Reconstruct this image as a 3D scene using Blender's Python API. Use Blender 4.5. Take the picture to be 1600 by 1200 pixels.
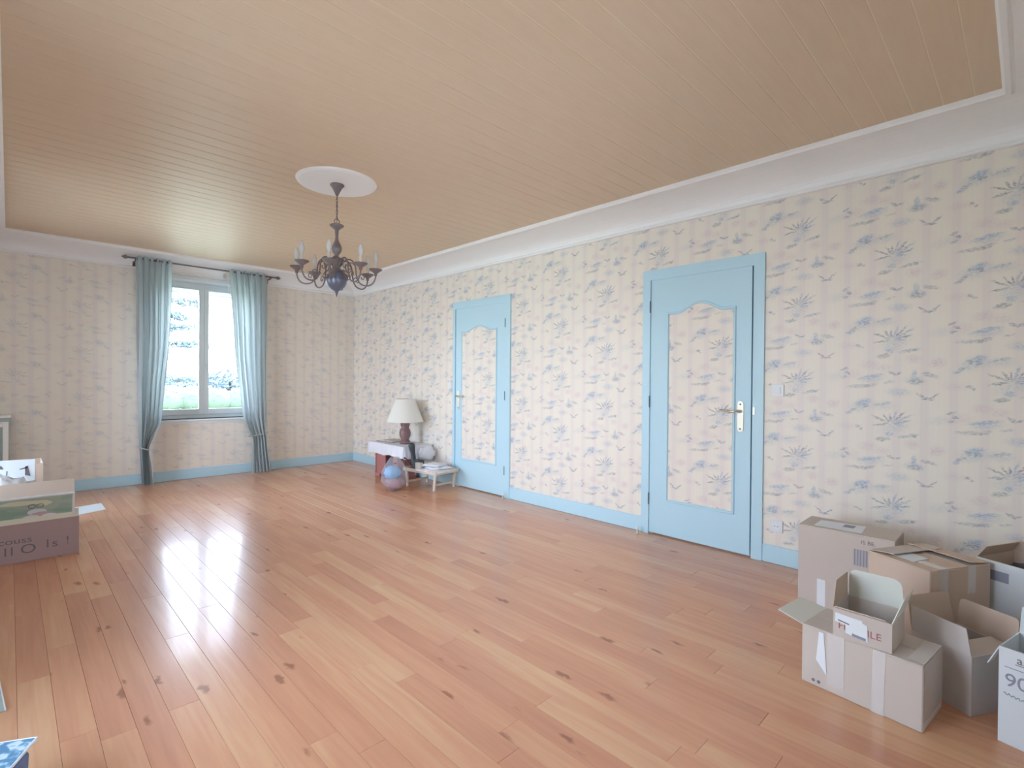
import bpy, bmesh, math, random
from mathutils import Vector, Matrix
random.seed(7)
for o in list(bpy.data.objects): bpy.data.objects.remove(o)
scn = bpy.context.scene
COL = scn.collection
PI = math.pi
R = math.radians

# ---------------------------------------------------------------- camera
cd = bpy.data.cameras.new('camera'); cam = bpy.data.objects.new('camera', cd); COL.objects.link(cam)
cd.sensor_fit = 'HORIZONTAL'; cd.sensor_width = 36.0; cd.lens = 36.0*795.87/1600; cd.clip_start = .02; cd.clip_end = 600
yaw, pit, rol = R(-44.6274), R(-.4418), R(.4675)
fw = Vector((-math.sin(yaw)*math.cos(pit), math.cos(yaw)*math.cos(pit), math.sin(pit)))
rt = Vector((math.cos(yaw), math.sin(yaw), 0)); up = rt.cross(fw)
rt2 = math.cos(rol)*rt + math.sin(rol)*up; up2 = -math.sin(rol)*rt + math.cos(rol)*up
M = Matrix((rt2, up2, -fw)).transposed().to_4x4(); M.translation = Vector((0, 0, 1.2257))
cam.matrix_world = M
scn.camera = cam

# ---------------------------------------------------------------- world, sun, daylight portals, exposure
w = bpy.data.worlds.new('world'); scn.world = w; w.use_nodes = True
nt = w.node_tree; bg = nt.nodes['Background']
tc = nt.nodes.new('ShaderNodeTexCoord'); sp = nt.nodes.new('ShaderNodeSeparateXYZ'); cr = nt.nodes.new('ShaderNodeValToRGB')
nt.links.new(tc.outputs['Generated'], sp.inputs[0]); nt.links.new(sp.outputs['Z'], cr.inputs[0])
cr.color_ramp.elements[0].position = 0.0; cr.color_ramp.elements[0].color = (.83, .90, 1.0, 1)
cr.color_ramp.elements[1].position = .6; cr.color_ramp.elements[1].color = (.56, .75, 1.0, 1)
nt.links.new(cr.outputs[0], bg.inputs['Color'])
bg.inputs['Strength'].default_value = 9.0
sd = bpy.data.lights.new('sun', 'SUN'); sun = bpy.data.objects.new('sun', sd); COL.objects.link(sun)
sd.energy = 9.0; sd.angle = R(1.0); sd.color = (1, .95, .86)
sun.rotation_euler = Vector((-.8, -.22, -.5)).to_track_quat('-Z', 'Y').to_euler()
def portal(loc, rot, sx, sy):
    l = bpy.data.lights.new('daylight_portal', 'AREA'); l.shape = 'RECTANGLE'; l.size = sx; l.size_y = sy
    l.cycles.is_portal = True
    o = bpy.data.objects.new('daylight_portal', l); COL.objects.link(o); o.location = loc; o.rotation_euler = rot
LW = [(1.2, 2.7), (4.6, 6.3)]      # the two tall windows of the left wall, outside the frame
portal((1.74, 7.5, 1.6), (R(-90), 0, 0), 1.2, 1.7)
FWN = (.75, 1.6)                    # unseen window added behind the camera for frontal fill light
portal(((FWN[0]+FWN[1])/2, -.55, 1.3), (R(90), 0, 0), FWN[1]-FWN[0], 2.2)
for a, b in LW: portal((-.72, (a+b)/2, 1.3), (0, R(-90), 0), 2.4, b-a)
vs = scn.view_settings
vs.view_transform = 'Standard'; vs.look = 'None'; vs.gamma = 1; vs.use_curve_mapping = False
vs.exposure = 0.62

# ---------------------------------------------------------------- helpers
def S(r, g, b):
    return tuple(((c/255)/12.92 if c/255 <= .04045 else ((c/255+.055)/1.055)**2.4) for c in (r, g, b)) + (1,)
def nd(nt, t, **k):
    n = nt.nodes.new(t)
    for a, v in k.items(): setattr(n, a, v)
    return n
def mat(name, col, rough=.6, metal=0, bump=0, bscale=40, var=0, coat=0, trans=0, spec=.5):
    m = bpy.data.materials.new(name); m.use_nodes = True; nt = m.node_tree
    p = nt.nodes['Principled BSDF']
    p.inputs['Base Color'].default_value = col; p.inputs['Roughness'].default_value = rough
    p.inputs['Metallic'].default_value = metal; p.inputs['Coat Weight'].default_value = coat
    p.inputs['Transmission Weight'].default_value = trans; p.inputs['Specular IOR Level'].default_value = spec
    if bump or var:
        tc = nd(nt, 'ShaderNodeTexCoord'); nz = nd(nt, 'ShaderNodeTexNoise'); nz.inputs['Scale'].default_value = bscale
        nz.inputs['Detail'].default_value = 4
        nt.links.new(tc.outputs['Object'], nz.inputs['Vector'])
        if bump:
            b = nd(nt, 'ShaderNodeBump'); b.inputs['Strength'].default_value = bump; b.inputs['Distance'].default_value = .01
            nt.links.new(nz.outputs['Fac'], b.inputs['Height']); nt.links.new(b.outputs[0], p.inputs['Normal'])
        if var:
            mx = nd(nt, 'ShaderNodeMix', data_type='RGBA')
            mx.inputs[6].default_value = tuple(c*(1-var) for c in col[:3])+(1,); mx.inputs[7].default_value = tuple(min(1, c*(1+var)) for c in col[:3])+(1,)
            nt.links.new(nz.outputs['Fac'], mx.inputs[0]); nt.links.new(mx.outputs[2], p.inputs['Base Color'])
    return m
def add_box(bm, x0, x1, y0, y1, z0, z1):
    v = [bm.verts.new(c) for c in ((x0,y0,z0),(x1,y0,z0),(x1,y1,z0),(x0,y1,z0),(x0,y0,z1),(x1,y0,z1),(x1,y1,z1),(x0,y1,z1))]
    for f in ((0,3,2,1),(4,5,6,7),(0,1,5,4),(1,2,6,5),(2,3,7,6),(3,0,4,7)): bm.faces.new([v[i] for i in f])
    return v
def add_prism(bm, pts, d):
    """pts: planar 3d outline, d: offset vector giving the thickness"""
    d = Vector(d); a = [bm.verts.new(p) for p in pts]; b = [bm.verts.new(Vector(p)+d) for p in pts]
    bm.faces.new(a); bm.faces.new(b[::-1]); n = len(a)
    for i in range(n): bm.faces.new((a[i], b[i], b[(i+1) % n], a[(i+1) % n]))
def add_lathe(bm, prof, n=20, c=(0, 0, 0)):
    rings = []
    for r, z in prof:
        if r < 1e-5: rings.append([bm.verts.new((c[0], c[1], c[2]+z))])
        else: rings.append([bm.verts.new((c[0]+r*math.cos(2*PI*i/n), c[1]+r*math.sin(2*PI*i/n), c[2]+z)) for i in range(n)])
    for a, b in zip(rings, rings[1:]):
        for i in range(n):
            j = (i+1) % n
            if len(a) == 1 and len(b) == 1: continue
            if len(a) == 1: bm.faces.new((a[0], b[j], b[i]))
            elif len(b) == 1: bm.faces.new((a[i], a[j], b[0]))
            else: bm.faces.new((a[i], a[j], b[j], b[i]))
def add_tube(bm, pts, r, n=8, cap=True):
    pts = [Vector(p) for p in pts]; rs = r if isinstance(r, (list, tuple)) else [r]*len(pts); prev = None; ref = None
    for i, p in enumerate(pts):
        t = (pts[min(i+1, len(pts)-1)]-pts[max(i-1, 0)]).normalized()
        if ref is None:
            ref = t.orthogonal().normalized()
        ref = (ref - t*ref.dot(t)).normalized(); bi = t.cross(ref)
        ring = [bm.verts.new(p+rs[i]*(math.cos(2*PI*k/n)*ref+math.sin(2*PI*k/n)*bi)) for k in range(n)]
        if prev:
            for k in range(n): bm.faces.new((prev[k], prev[(k+1) % n], ring[(k+1) % n], ring[k]))
        elif cap: bm.faces.new(ring[::-1])
        prev = ring
    if cap: bm.faces.new(prev)
def obj(name, bm, m, parent=None, smooth=False, bevel=0, loc=None):
    if isinstance(bm, bpy.types.Mesh): me = bm
    else:
        bmesh.ops.recalc_face_normals(bm, faces=bm.faces)
        if bevel: bmesh.ops.bevel(bm, geom=[e for e in bm.edges], offset=bevel, segments=1, affect='EDGES', clamp_overlap=True)
        me = bpy.data.meshes.new(name); bm.to_mesh(me); bm.free()
        if smooth:
            for p in me.polygons: p.use_smooth = True
        me.materials.append(m)
    o = bpy.data.objects.new(name, me); COL.objects.link(o)
    if parent: o.parent = parent
    if loc: o.location = loc
    return o
def B(): return bmesh.new()
def boxobj(name, dims, m, parent=None, bevel=0):
    bm = B(); add_box(bm, *dims); return obj(name, bm, m, parent, bevel=bevel)
def thing(name, label, cat, loc=(0, 0, 0), rotz=0, group=None, kind=None):
    o = bpy.data.objects.new(name, None); COL.objects.link(o); o.empty_display_size = .1
    o.location = loc; o.rotation_euler = (0, 0, rotz); o['label'] = label; o['category'] = cat
    if group: o['group'] = group
    if kind: o['kind'] = kind
    return o
def tag(o, label, cat, group=None, kind=None):
    o['label'] = label; o['category'] = cat
    if group: o['group'] = group
    if kind: o['kind'] = kind
    return o
def text(name, s, size, m, parent, loc, rot, ext=.0004, sx=1):
    cu = bpy.data.curves.new(name, 'FONT'); cu.body = s; cu.size = size; cu.extrude = ext
    t = bpy.data.objects.new(name, cu); COL.objects.link(t)
    me = bpy.data.meshes.new_from_object(t); bpy.data.objects.remove(t); me.materials.clear(); me.materials.append(m)
    o = bpy.data.objects.new(name, me); COL.objects.link(o); o.parent = parent; o.location = loc; o.rotation_euler = rot; o.scale = (sx, 1, 1)
    return o

# ---------------------------------------------------------------- dimensions
XR, XL, YB, YF, CW = 3.687, -.376, 7.124, -.25, .35       # walls and cornice width
ZC, ZT = 2.4534, 2.6226                                   # cornice foot, ceiling

# ---------------------------------------------------------------- materials
def wallpaper(name, ax, stg=1.0):
    m = bpy.data.materials.new(name); m.use_nodes = True; nt = m.node_tree; L = nt.links.new
    p = nt.nodes['Principled BSDF']; p.inputs['Roughness'].default_value = .42
    geo = nd(nt, 'ShaderNodeNewGeometry'); s = nd(nt, 'ShaderNodeSeparateXYZ'); L(geo.outputs['Position'], s.inputs[0])
    def mth(op, a, b=0, c=None):
        n = nd(nt, 'ShaderNodeMath', operation=op)
        for i, x in enumerate((a, b) if c is None else (a, b, c)):
            if hasattr(x, 'links'): L(x, n.inputs[i])
            else: n.inputs[i].default_value = x
        return n.outputs[0]
    u = s.outputs[ax]; v = s.outputs['Z']
    W, H = .506, .4935
    uc = mth('MULTIPLY', mth('SUBTRACT', u, .397-W/2), 1/W)
    def frame(shift):
        ucs = mth('ADD', uc, shift) if shift else uc
        k = mth('FLOOR', ucs)
        ul = mth('MULTIPLY', mth('SUBTRACT', mth('FRACT', ucs), .5), -W)             # + to the right seen from the room
        vc = mth('MULTIPLY', mth('ADD', mth('SUBTRACT', v, 1.631), mth('MULTIPLY', k, H/2)), 1/H)
        vl = mth('MULTIPLY', mth('SUBTRACT', mth('FRACT', vc), .5), H)
        c = nd(nt, 'ShaderNodeCombineXYZ'); L(ul, c.inputs[0]); L(vl, c.inputs[1]); return c
    cb = nd(nt, 'ShaderNodeCombineXYZ'); L(u, cb.inputs[0]); L(v, cb.inputs[1])
    cA, cB = frame(0), frame(.5)
    # warp for ragged brush-like edges
    nz = nd(nt, 'ShaderNodeTexNoise'); nz.inputs['Scale'].default_value = 42; nz.inputs['Detail'].default_value = 5; nz.inputs['Roughness'].default_value = .7
    L(cb.outputs[0], nz.inputs['Vector'])
    sb = nd(nt, 'ShaderNodeVectorMath', operation='SUBTRACT'); L(nz.outputs['Color'], sb.inputs[0]); sb.inputs[1].default_value = (.5, .5, .5)
    scv = nd(nt, 'ShaderNodeVectorMath', operation='SCALE'); L(sb.outputs[0], scv.inputs[0]); scv.inputs['Scale'].default_value = .032
    def warped(c):
        ad = nd(nt, 'ShaderNodeVectorMath', operation='ADD'); L(c.outputs[0], ad.inputs[0]); L(scv.outputs[0], ad.inputs[1]); return ad.outputs[0]
    PA, PB = warped(cA), warped(cB)
    # stripes
    st = mth('SINE', mth('MULTIPLY', u, 2*PI/(W/4)))
    st2 = mth('SINE', mth('MULTIPLY', u, 2*PI/(W/20)))
    sv = mth('ADD', mth('MULTIPLY', st, .5), .5); sv = mth('POWER', sv, 3)
    mx = nd(nt, 'ShaderNodeMix', data_type='RGBA'); L(sv, mx.inputs[0])
    mx.inputs[6].default_value = S(242, 234, 220); mx.inputs[7].default_value = S(236, 226, 218)
    mx2 = nd(nt, 'ShaderNodeMix', data_type='RGBA'); L(mth('MULTIPLY', mth('ADD', st2, 1), .09), mx2.inputs[0])
    L(mx.outputs[2], mx2.inputs[6]); mx2.inputs[7].default_value = S(244, 239, 232)
    col = mx2.outputs[2]
    DK, BL, PK, GN = S(134, 146, 160), S(160, 184, 206), S(214, 184, 200), S(168, 182, 190)
    bn = nd(nt, 'ShaderNodeTexNoise'); bn.inputs['Scale'].default_value = 1; bn.inputs['Detail'].default_value = 3
    bmp = nd(nt, 'ShaderNodeMapping'); bmp.inputs['Scale'].default_value = (70, 150, 1); bmp.inputs['Rotation'].default_value = (0, 0, .5); L(cb.outputs[0], bmp.inputs[0]); L(bmp.outputs[0], bn.inputs['Vector'])
    br = nd(nt, 'ShaderNodeMapRange'); L(bn.outputs['Fac'], br.inputs[0]); br.inputs[1].default_value = .38; br.inputs[2].default_value = .62; br.inputs[3].default_value = .25; br.inputs[4].default_value = 1.15
    E = []                                  # du dv rx ry deg colour strength soft
    def e(px, py, rx, ry, ang, c, s=.8, soft=0):    # px,py measured in an enlarged view, cell centre (755,355)
        E.append(((px-755)/940, -(py-355)/820, rx/900, ry/900, ang, c, s, soft))
    # soft washes first
    e(632, 528, 62, 26, 0, BL, .55, 1); e(690, 368, 40, 30, 0, PK, .5, 1); e(795, 390, 40, 30, 10, PK, .6, 1); e(610, 290, 90, 50, 25, BL, .4, 1)
    e(965, 190, 52, 30, 10, PK, .4, 1); e(935, 395, 70, 42, 20, BL, .55, 1); e(985, 262, 70, 26, 8, BL, .5, 1); e(700, 470, 50, 30, 0, BL, .5, 1)
    e(560, 410, 50, 26, 0, PK, .35, 1); e(870, 500, 60, 24, 0, PK, .3, 1); e(890, 240, 60, 36, 0, PK, .3, 1); e(810, 250, 70, 30, 10, BL, .25, 1); e(560, 190, 60, 30, 0, BL, .4, 1)
    for a, l in ((155, 66), (125, 44), (98, 38), (72, 58), (50, 66), (32, 78), (14, 62), (-8, 40), (190, 60)):     # fern sprig
        ca, sa = math.cos(R(a)), math.sin(R(a)); e(600+ca*l*.85, 275-sa*l*.7, l*.6, 5.5, a, DK if a % 4 else BL, .85)
    e(562, 352, 34, 12, 8, DK, .7); e(590, 326, 20, 14, 0, BL, .7)
    e(728, 543, 24, 5, -35, DK, .8); e(782, 543, 24, 5, 35, DK, .8); e(755, 558, 28, 6, 0, DK, .85)                 # garland
    e(675, 330, 48, 9, 12, GN, .8); e(700, 330, 10, 8, 0, DK, .7)
    e(706, 474, 34, 16, 0, DK, .6); e(700, 445, 12, 28, 0, BL, .7); e(762, 446, 36, 11, -15, DK, .55)
    e(600, 436, 20, 7, -30, DK, .7); e(628, 440, 18, 6, 25, DK, .7)
    e(850, 214, 22, 6, 20, DK, .7); e(868, 232, 16, 8, -30, DK, .8); e(852, 252, 14, 7, 10, DK, .7)
    e(980, 250, 62, 11, 12, BL, .8); e(925, 298, 62, 10, 3, DK, .5); e(975, 294, 34, 10, 18, DK, .55)
    e(948, 376, 34, 16, 20, BL, .9); e(955, 394, 16, 12, 0, DK, .75); e(918, 388, 16, 9, -30, DK, .5); e(890, 420, 24, 9, 35, DK, .6); e(872, 436, 18, 8, 0, BL, .8)
    e(918, 500, 12, 8, 0, DK, .7); e(936, 510, 10, 6, 0, DK, .6)
    e(585, 480, 26, 6, 10, GN, .6); e(560, 180, 40, 8, 12, GN, .7)
    for du, dv, rx, ry, ang, c, sgt, soft in E:
        P = PA
        if abs(du) > W/4:
            P = PB; du, dv = (du-W/2, dv) if du > 0 else (du+W/2, dv+H/2)
        a = nd(nt, 'ShaderNodeVectorMath', operation='SUBTRACT'); L(P, a.inputs[0]); a.inputs[1].default_value = (du, dv, 0)
        wv = nd(nt, 'ShaderNodeVectorMath', operation='WRAP'); L(a.outputs[0], wv.inputs[0])
        wv.inputs[1].default_value = (W/2, H/2, 1); wv.inputs[2].default_value = (-W/2, -H/2, -1)
        mp = nd(nt, 'ShaderNodeMapping', vector_type='TEXTURE'); L(wv.outputs[0], mp.inputs[0])
        mp.inputs['Rotation'].default_value = (0, 0, R(ang)); mp.inputs['Scale'].default_value = (rx, ry, 1)
        ln = nd(nt, 'ShaderNodeVectorMath', operation='LENGTH'); L(mp.outputs[0], ln.inputs[0])
        mr = nd(nt, 'ShaderNodeMapRange', interpolation_type='SMOOTHSTEP'); L(ln.outputs['Value'], mr.inputs[0])
        mr.inputs[1].default_value = 1.2 if soft else 1.3; mr.inputs[2].default_value = .1 if soft else .45; mr.inputs[3].default_value = 0; mr.inputs[4].default_value = sgt*stg*(.8 if soft else .85)
        f_ = mth('MULTIPLY', mr.outputs[0], br.outputs[0])
        q = nd(nt, 'ShaderNodeMix', data_type='RGBA'); L(f_, q.inputs[0]); L(col, q.inputs[6]); q.inputs[7].default_value = c
        col = q.outputs[2]
    L(col, p.inputs['Base Color'])
    return m
M_WPY = wallpaper('wallpaper_floral_side', 'Y'); M_WPX = wallpaper('wallpaper_floral_end_glare', 'X', .42)  # same paper on the end walls, print weakened to paint in window glare

def pine():
    m = bpy.data.materials.new('varnished_pine'); m.use_nodes = True; nt = m.node_tree; L = nt.links.new
    p = nt.nodes['Principled BSDF']
    geo = nd(nt, 'ShaderNodeNewGeometry'); oi = nd(nt, 'ShaderNodeObjectInfo')
    off = nd(nt, 'ShaderNodeCombineXYZ'); ml = nd(nt, 'ShaderNodeMath', operation='MULTIPLY'); L(oi.outputs['Random'], ml.inputs[0]); ml.inputs[1].default_value = 37
    L(ml.outputs[0], off.inputs[0]); L(ml.outputs[0], off.inputs[1]); L(ml.outputs[0], off.inputs[2])
    ad = nd(nt, 'ShaderNodeVectorMath', operation='ADD'); L(geo.outputs['Position'], ad.inputs[0]); L(off.outputs[0], ad.inputs[1])
    mp = nd(nt, 'ShaderNodeMapping'); mp.inputs['Scale'].default_value = (38, 2.2, 1); L(ad.outputs[0], mp.inputs[0])
    n1 = nd(nt, 'ShaderNodeTexNoise'); n1.inputs['Scale'].default_value = 1; n1.inputs['Detail'].default_value = 5; n1.inputs['Distortion'].default_value = .6
    L(mp.outputs[0], n1.inputs['Vector'])
    mp2 = nd(nt, 'ShaderNodeMapping'); mp2.inputs['Scale'].default_value = (4.5, .8, 1); L(ad.outputs[0], mp2.inputs[0])
    n2 = nd(nt, 'ShaderNodeTexNoise'); n2.inputs['Scale'].default_value = 1; n2.inputs['Detail'].default_value = 2; L(mp2.outputs[0], n2.inputs['Vector'])
    cr = nd(nt, 'ShaderNodeValToRGB'); e = cr.color_ramp.elements
    e[0].position = 0; e[0].color = S(205, 142, 112); e[1].position = 1; e[1].color = S(230, 184, 142)
    x = e.new(.5); x.color = S(220, 160, 124)
    a1 = nd(nt, 'ShaderNodeMath', operation='MULTIPLY_ADD'); L(n1.outputs['Fac'], a1.inputs[0]); a1.inputs[1].default_value = .75; L(n2.outputs['Fac'], a1.inputs[2])
    a2 = nd(nt, 'ShaderNodeMath', operation='MULTIPLY_ADD'); L(oi.outputs['Random'], a2.inputs[0]); a2.inputs[1].default_value = .45; L(a1.outputs[0], a2.inputs[2])
    a3 = nd(nt, 'ShaderNodeMath', operation='SUBTRACT'); L(a2.outputs[0], a3.inputs[0]); a3.inputs[1].default_value = .6
    L(a3.outputs[0], cr.inputs[0])
    # knots
    mp3 = nd(nt, 'ShaderNodeMapping'); mp3.inputs['Scale'].default_value = (9.5, 3.3, .01); kn = nd(nt, 'ShaderNodeTexNoise'); kn.inputs['Scale'].default_value = 22; kn.inputs['Detail'].default_value = 3; L(ad.outputs[0], kn.inputs['Vector'])
    ks = nd(nt, 'ShaderNodeVectorMath', operation='SCALE'); L(kn.outputs['Color'], ks.inputs[0]); ks.inputs['Scale'].default_value = .045
    ka = nd(nt, 'ShaderNodeVectorMath', operation='ADD'); L(ad.outputs[0], ka.inputs[0]); L(ks.outputs[0], ka.inputs[1]); L(ka.outputs[0], mp3.inputs[0])
    vo = nd(nt, 'ShaderNodeTexVoronoi'); vo.inputs['Scale'].default_value = 1; vo.inputs['Randomness'].default_value = 1; L(mp3.outputs[0], vo.inputs['Vector'])
    sc = nd(nt, 'ShaderNodeSeparateColor'); L(vo.outputs['Color'], sc.inputs[0])
    th = nd(nt, 'ShaderNodeMath', operation='MULTIPLY'); L(sc.outputs[0], th.inputs[0]); th.inputs[1].default_value = .16
    df = nd(nt, 'ShaderNodeMath', operation='SUBTRACT'); L(vo.outputs['Distance'], df.inputs[0]); L(th.outputs[0], df.inputs[1])
    mr = nd(nt, 'ShaderNodeMapRange', interpolation_type='SMOOTHSTEP'); L(df.outputs[0], mr.inputs[0])
    mr.inputs[1].default_value = .05; mr.inputs[2].default_value = -.07; mr.inputs[3].default_value = 0; mr.inputs[4].default_value = .55
    mx = nd(nt, 'ShaderNodeMix', data_type='RGBA'); L(mr.outputs[0], mx.inputs[0]); L(cr.outputs[0], mx.inputs[6]); mx.inputs[7].default_value = S(112, 58, 38)
    L(mx.outputs[2], p.inputs['Base Color'])
    p.inputs['Roughness'].default_value = .26; p.inputs['Specular IOR Level'].default_value = .42; p.inputs['Coat Weight'].default_value = .2; p.inputs['Coat Roughness'].default_value = .08
    b = nd(nt, 'ShaderNodeBump'); b.inputs['Strength'].default_value = .05; b.inputs['Distance'].default_value = .004
    L(n2.outputs['Fac'], b.inputs['Height']); L(b.outputs[0], p.inputs['Normal'])
    return m
M_PINE = pine()

def boardmat():
    m = bpy.data.materials.new('tan_ceiling_board'); m.use_nodes = True; nt = m.node_tree; L = nt.links.new
    p = nt.nodes['Principled BSDF']
    geo = nd(nt, 'ShaderNodeNewGeometry'); oi = nd(nt, 'ShaderNodeObjectInfo')
    mp = nd(nt, 'ShaderNodeMapping'); mp.inputs['Scale'].default_value = (5, 42, 1); L(geo.outputs['Position'], mp.inputs[0])
    n1 = nd(nt, 'ShaderNodeTexNoise'); n1.inputs['Scale'].default_value = 1; n1.inputs['Detail'].default_value = 4; L(mp.outputs[0], n1.inputs['Vector'])
    mx = nd(nt, 'ShaderNodeMix', data_type='RGBA'); L(n1.outputs['Fac'], mx.inputs[0])
    mx.inputs[6].default_value = S(220, 195, 165); mx.inputs[7].default_value = S(227, 205, 178)
    L(mx.outputs[2], p.inputs['Base Color']); p.inputs['Roughness'].default_value = .48; p.inputs['Specular IOR Level'].default_value = .4
    b = nd(nt, 'ShaderNodeBump'); b.inputs['Strength'].default_value = .25; b.inputs['Distance'].default_value = .004
    L(n1.outputs['Fac'], b.inputs['Height']); L(b.outputs[0], p.inputs['Normal'])
    return m
M_BOARD = boardmat()
M_BLUE = mat('pale_blue_paint', S(194, 228, 242), .38, bump=.03, bscale=8)
M_WINB = mat('window_blue_paint', S(234, 242, 244), .4)
M_WHITE = mat('white_plaster', S(248, 247, 245), .6, bump=.05, bscale=12)
M_JOINT = mat('cream_joint', S(236, 218, 186), .4)
M_DARK = mat('dark_gap', S(96, 112, 124), .8)
M_SUB = mat('subfloor_dark', S(150, 104, 84), .8)
M_CARD = mat('cardboard', S(208, 196, 186), .75, var=.05, bscale=6, bump=.03)
M_CARDG = mat('grey_cardboard', S(206, 198, 192), .75, var=.05, bscale=6)
M_CARDT = mat('tan_cardboard', S(212, 190, 172), .75, var=.05, bscale=6)
M_CARDW = mat('white_lined_cardboard', S(226, 226, 216), .6, var=.03, bscale=5)
M_WBOX = mat('white_printed_cardboard', S(226, 232, 236), .5)
M_TAPE = mat('packing_tape', S(214, 206, 200), .18, spec=.8)
M_PAPER = mat('white_paper', S(236, 240, 244), .6)
M_GREYINK = mat('grey_print', S(150, 154, 170), .6)
M_INK = mat('dark_ink', S(122, 114, 120), .6)
M_REDINK = mat('red_print', S(172, 104, 112), .6)
M_BRONZE = mat('bronze', S(128, 118, 120), .42, metal=.3, var=.12, bscale=60)
M_PEWTER = mat('blue_pewter', S(108, 114, 132), .3, metal=.3)
M_SLEEVE = mat('cream_candle_sleeve', S(206, 196, 184), .5)
M_CHROME = mat('brushed_nickel', S(214, 206, 190), .28, metal=.85)
M_PLAST = mat('white_plastic', S(232, 236, 238), .35)
M_SHADE = mat('lampshade_fabric', S(236, 234, 226), .8, bump=.05, bscale=200)
M_BWOOD = mat('carved_dark_wood', S(138, 108, 106), .35, var=.25, bscale=70, bump=.4)
M_REDW = mat('red_brown_wood', S(190, 128, 124), .4, var=.12, bscale=9)
M_CLOTH = mat('white_cloth', S(234, 234, 240), .85, bump=.15, bscale=30)
M_TRAY = mat('pale_bamboo', S(222, 204, 184), .5, var=.06, bscale=14)
M_BLACK = mat('black_plastic', S(66, 70, 76), .45)
M_GREEN = mat('pale_green_paint', S(176, 190, 184), .5)
M_ROPE = mat('off_white_cord', S(226, 220, 210), .8)

def glassmat(name, col=(1, 1, 1, 1), rough=0.0, alpha=.12):
    """thin glass: mostly transparent with a fresnel reflection"""
    m = bpy.data.materials.new(name); m.use_nodes = True; nt = m.node_tree; L = nt.links.new
    nt.nodes.remove(nt.nodes['Principled BSDF']); o = nt.nodes['Material Output']
    t = nd(nt, 'ShaderNodeBsdfTransparent'); g = nd(nt, 'ShaderNodeBsdfGlossy'); f = nd(nt, 'ShaderNodeFresnel'); mx = nd(nt, 'ShaderNodeMixShader')
    t.inputs[0].default_value = col; g.inputs['Roughness'].default_value = rough; f.inputs[0].default_value = 1.45
    L(f.outputs[0], mx.inputs[0]); L(t.outputs[0], mx.inputs[1]); L(g.outputs[0], mx.inputs[2]); L(mx.outputs[0], o.inputs[0])
    return m
M_GLASS = glassmat('window_glass', (.97, .98, .99, 1))
def thinmat(name, col, transl, alpha, rough=.6, tcol=None):
    m = bpy.data.materials.new(name); m.use_nodes = True; nt = m.node_tree; L = nt.links.new
    p = nt.nodes['Principled BSDF']; o = nt.nodes['Material Output']; p.inputs['Base Color'].default_value = col; p.inputs['Roughness'].default_value = rough
    p.inputs['Alpha'].default_value = alpha
    t = nd(nt, 'ShaderNodeBsdfTranslucent'); t.inputs[0].default_value = tcol or col; mx = nd(nt, 'ShaderNodeMixShader'); mx.inputs[0].default_value = transl
    tr = nd(nt, 'ShaderNodeBsdfTransparent'); m2 = nd(nt, 'ShaderNodeMixShader'); m2.inputs[0].default_value = alpha
    p.inputs['Alpha'].default_value = 1
    L(p.outputs[0], mx.inputs[1]); L(t.outputs[0], mx.inputs[2]); L(tr.outputs[0], m2.inputs[1]); L(mx.outputs[0], m2.inputs[2]); L(m2.outputs[0], o.inputs[0])
    return m
M_CURT = thinmat('blue_green_curtain', S(208, 217, 219), .5, 1, .75)
M_BULB = thinmat('frosted_bulb', S(226, 226, 226), .3, .75, .15)
M_BAG = thinmat('clear_plastic', S(222, 226, 236), .4, .28, .18)

# ---------------------------------------------------------------- room shell
st = lambda o, lab, cat: tag(o, lab, cat, kind='structure')
bm = B(); add_box(bm, XL-.4, XR+.4, YF-.3, YB+.4, -.1, -.018)
floor = st(obj('floor', bm, M_SUB), 'varnished knotty pine plank floor of the whole room', 'floor')
xs = []; x = XL
PW = .0992
mesh_cache = {}
n_row = int(math.ceil((XR-XL)/PW))
for i in range(n_row):
    x0 = XL+i*PW; x1 = min(x0+PW, XR)
    y = YF - random.uniform(0, .9)
    while y < YB:
        ln = random.choice((.6, .8, 1.1, 1.4, 1.8, 1.6))
        y1 = y+ln
        if y1 > YB-.35: y1 = YB
        ya = max(y, YF)
        if y1 <= ya+.02: y = y1; continue
        bm = B(); g = .0004
        vs_ = add_box(bm, x0+g, x1-g, ya+g, y1-g, -.018, 0)
        t1, t2 = random.uniform(-.00012, .00012), random.uniform(-.0006, .0006)
        for v in vs_[4:]: v.co.z = -.0006 + (t1 if v.co.x > (x0+x1)/2 else -t1) + (t2 if v.co.y > (ya+y1)/2 else 0)
        es = [e for e in bm.edges if all(v.co.z > -.01 for v in e.verts)]
        bmesh.ops.bevel(bm, geom=es, offset=.0006, segments=1, affect='EDGES')
        obj('plank', bm, M_PINE, floor)
        y = y1

bm = B(); add_box(bm, XL-.4, XR+.4, YF-.3, YB+.4, ZT+.0012, ZT+.1)
ceil = st(obj('ceiling', bm, M_JOINT), 'tan boarded ceiling with pale joints between the boards', 'ceiling')
BWD = .117; nb = 0
y = YF+CW-.02
while y < YB-CW:
    y1 = min(y+BWD, YB-CW+.02)
    bm = B(); add_box(bm, XL+CW-.02, XR-CW+.02, y+.0024, y1-.0024, ZT, ZT+.0012)
    bmesh.ops.bevel(bm, geom=[e for e in bm.edges if all(q.co.z < ZT+.0005 for q in e.verts)], offset=.0005, segments=1, affect='EDGES')
    obj('ceiling_board', bm, M_BOARD, ceil); y = y1

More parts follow.
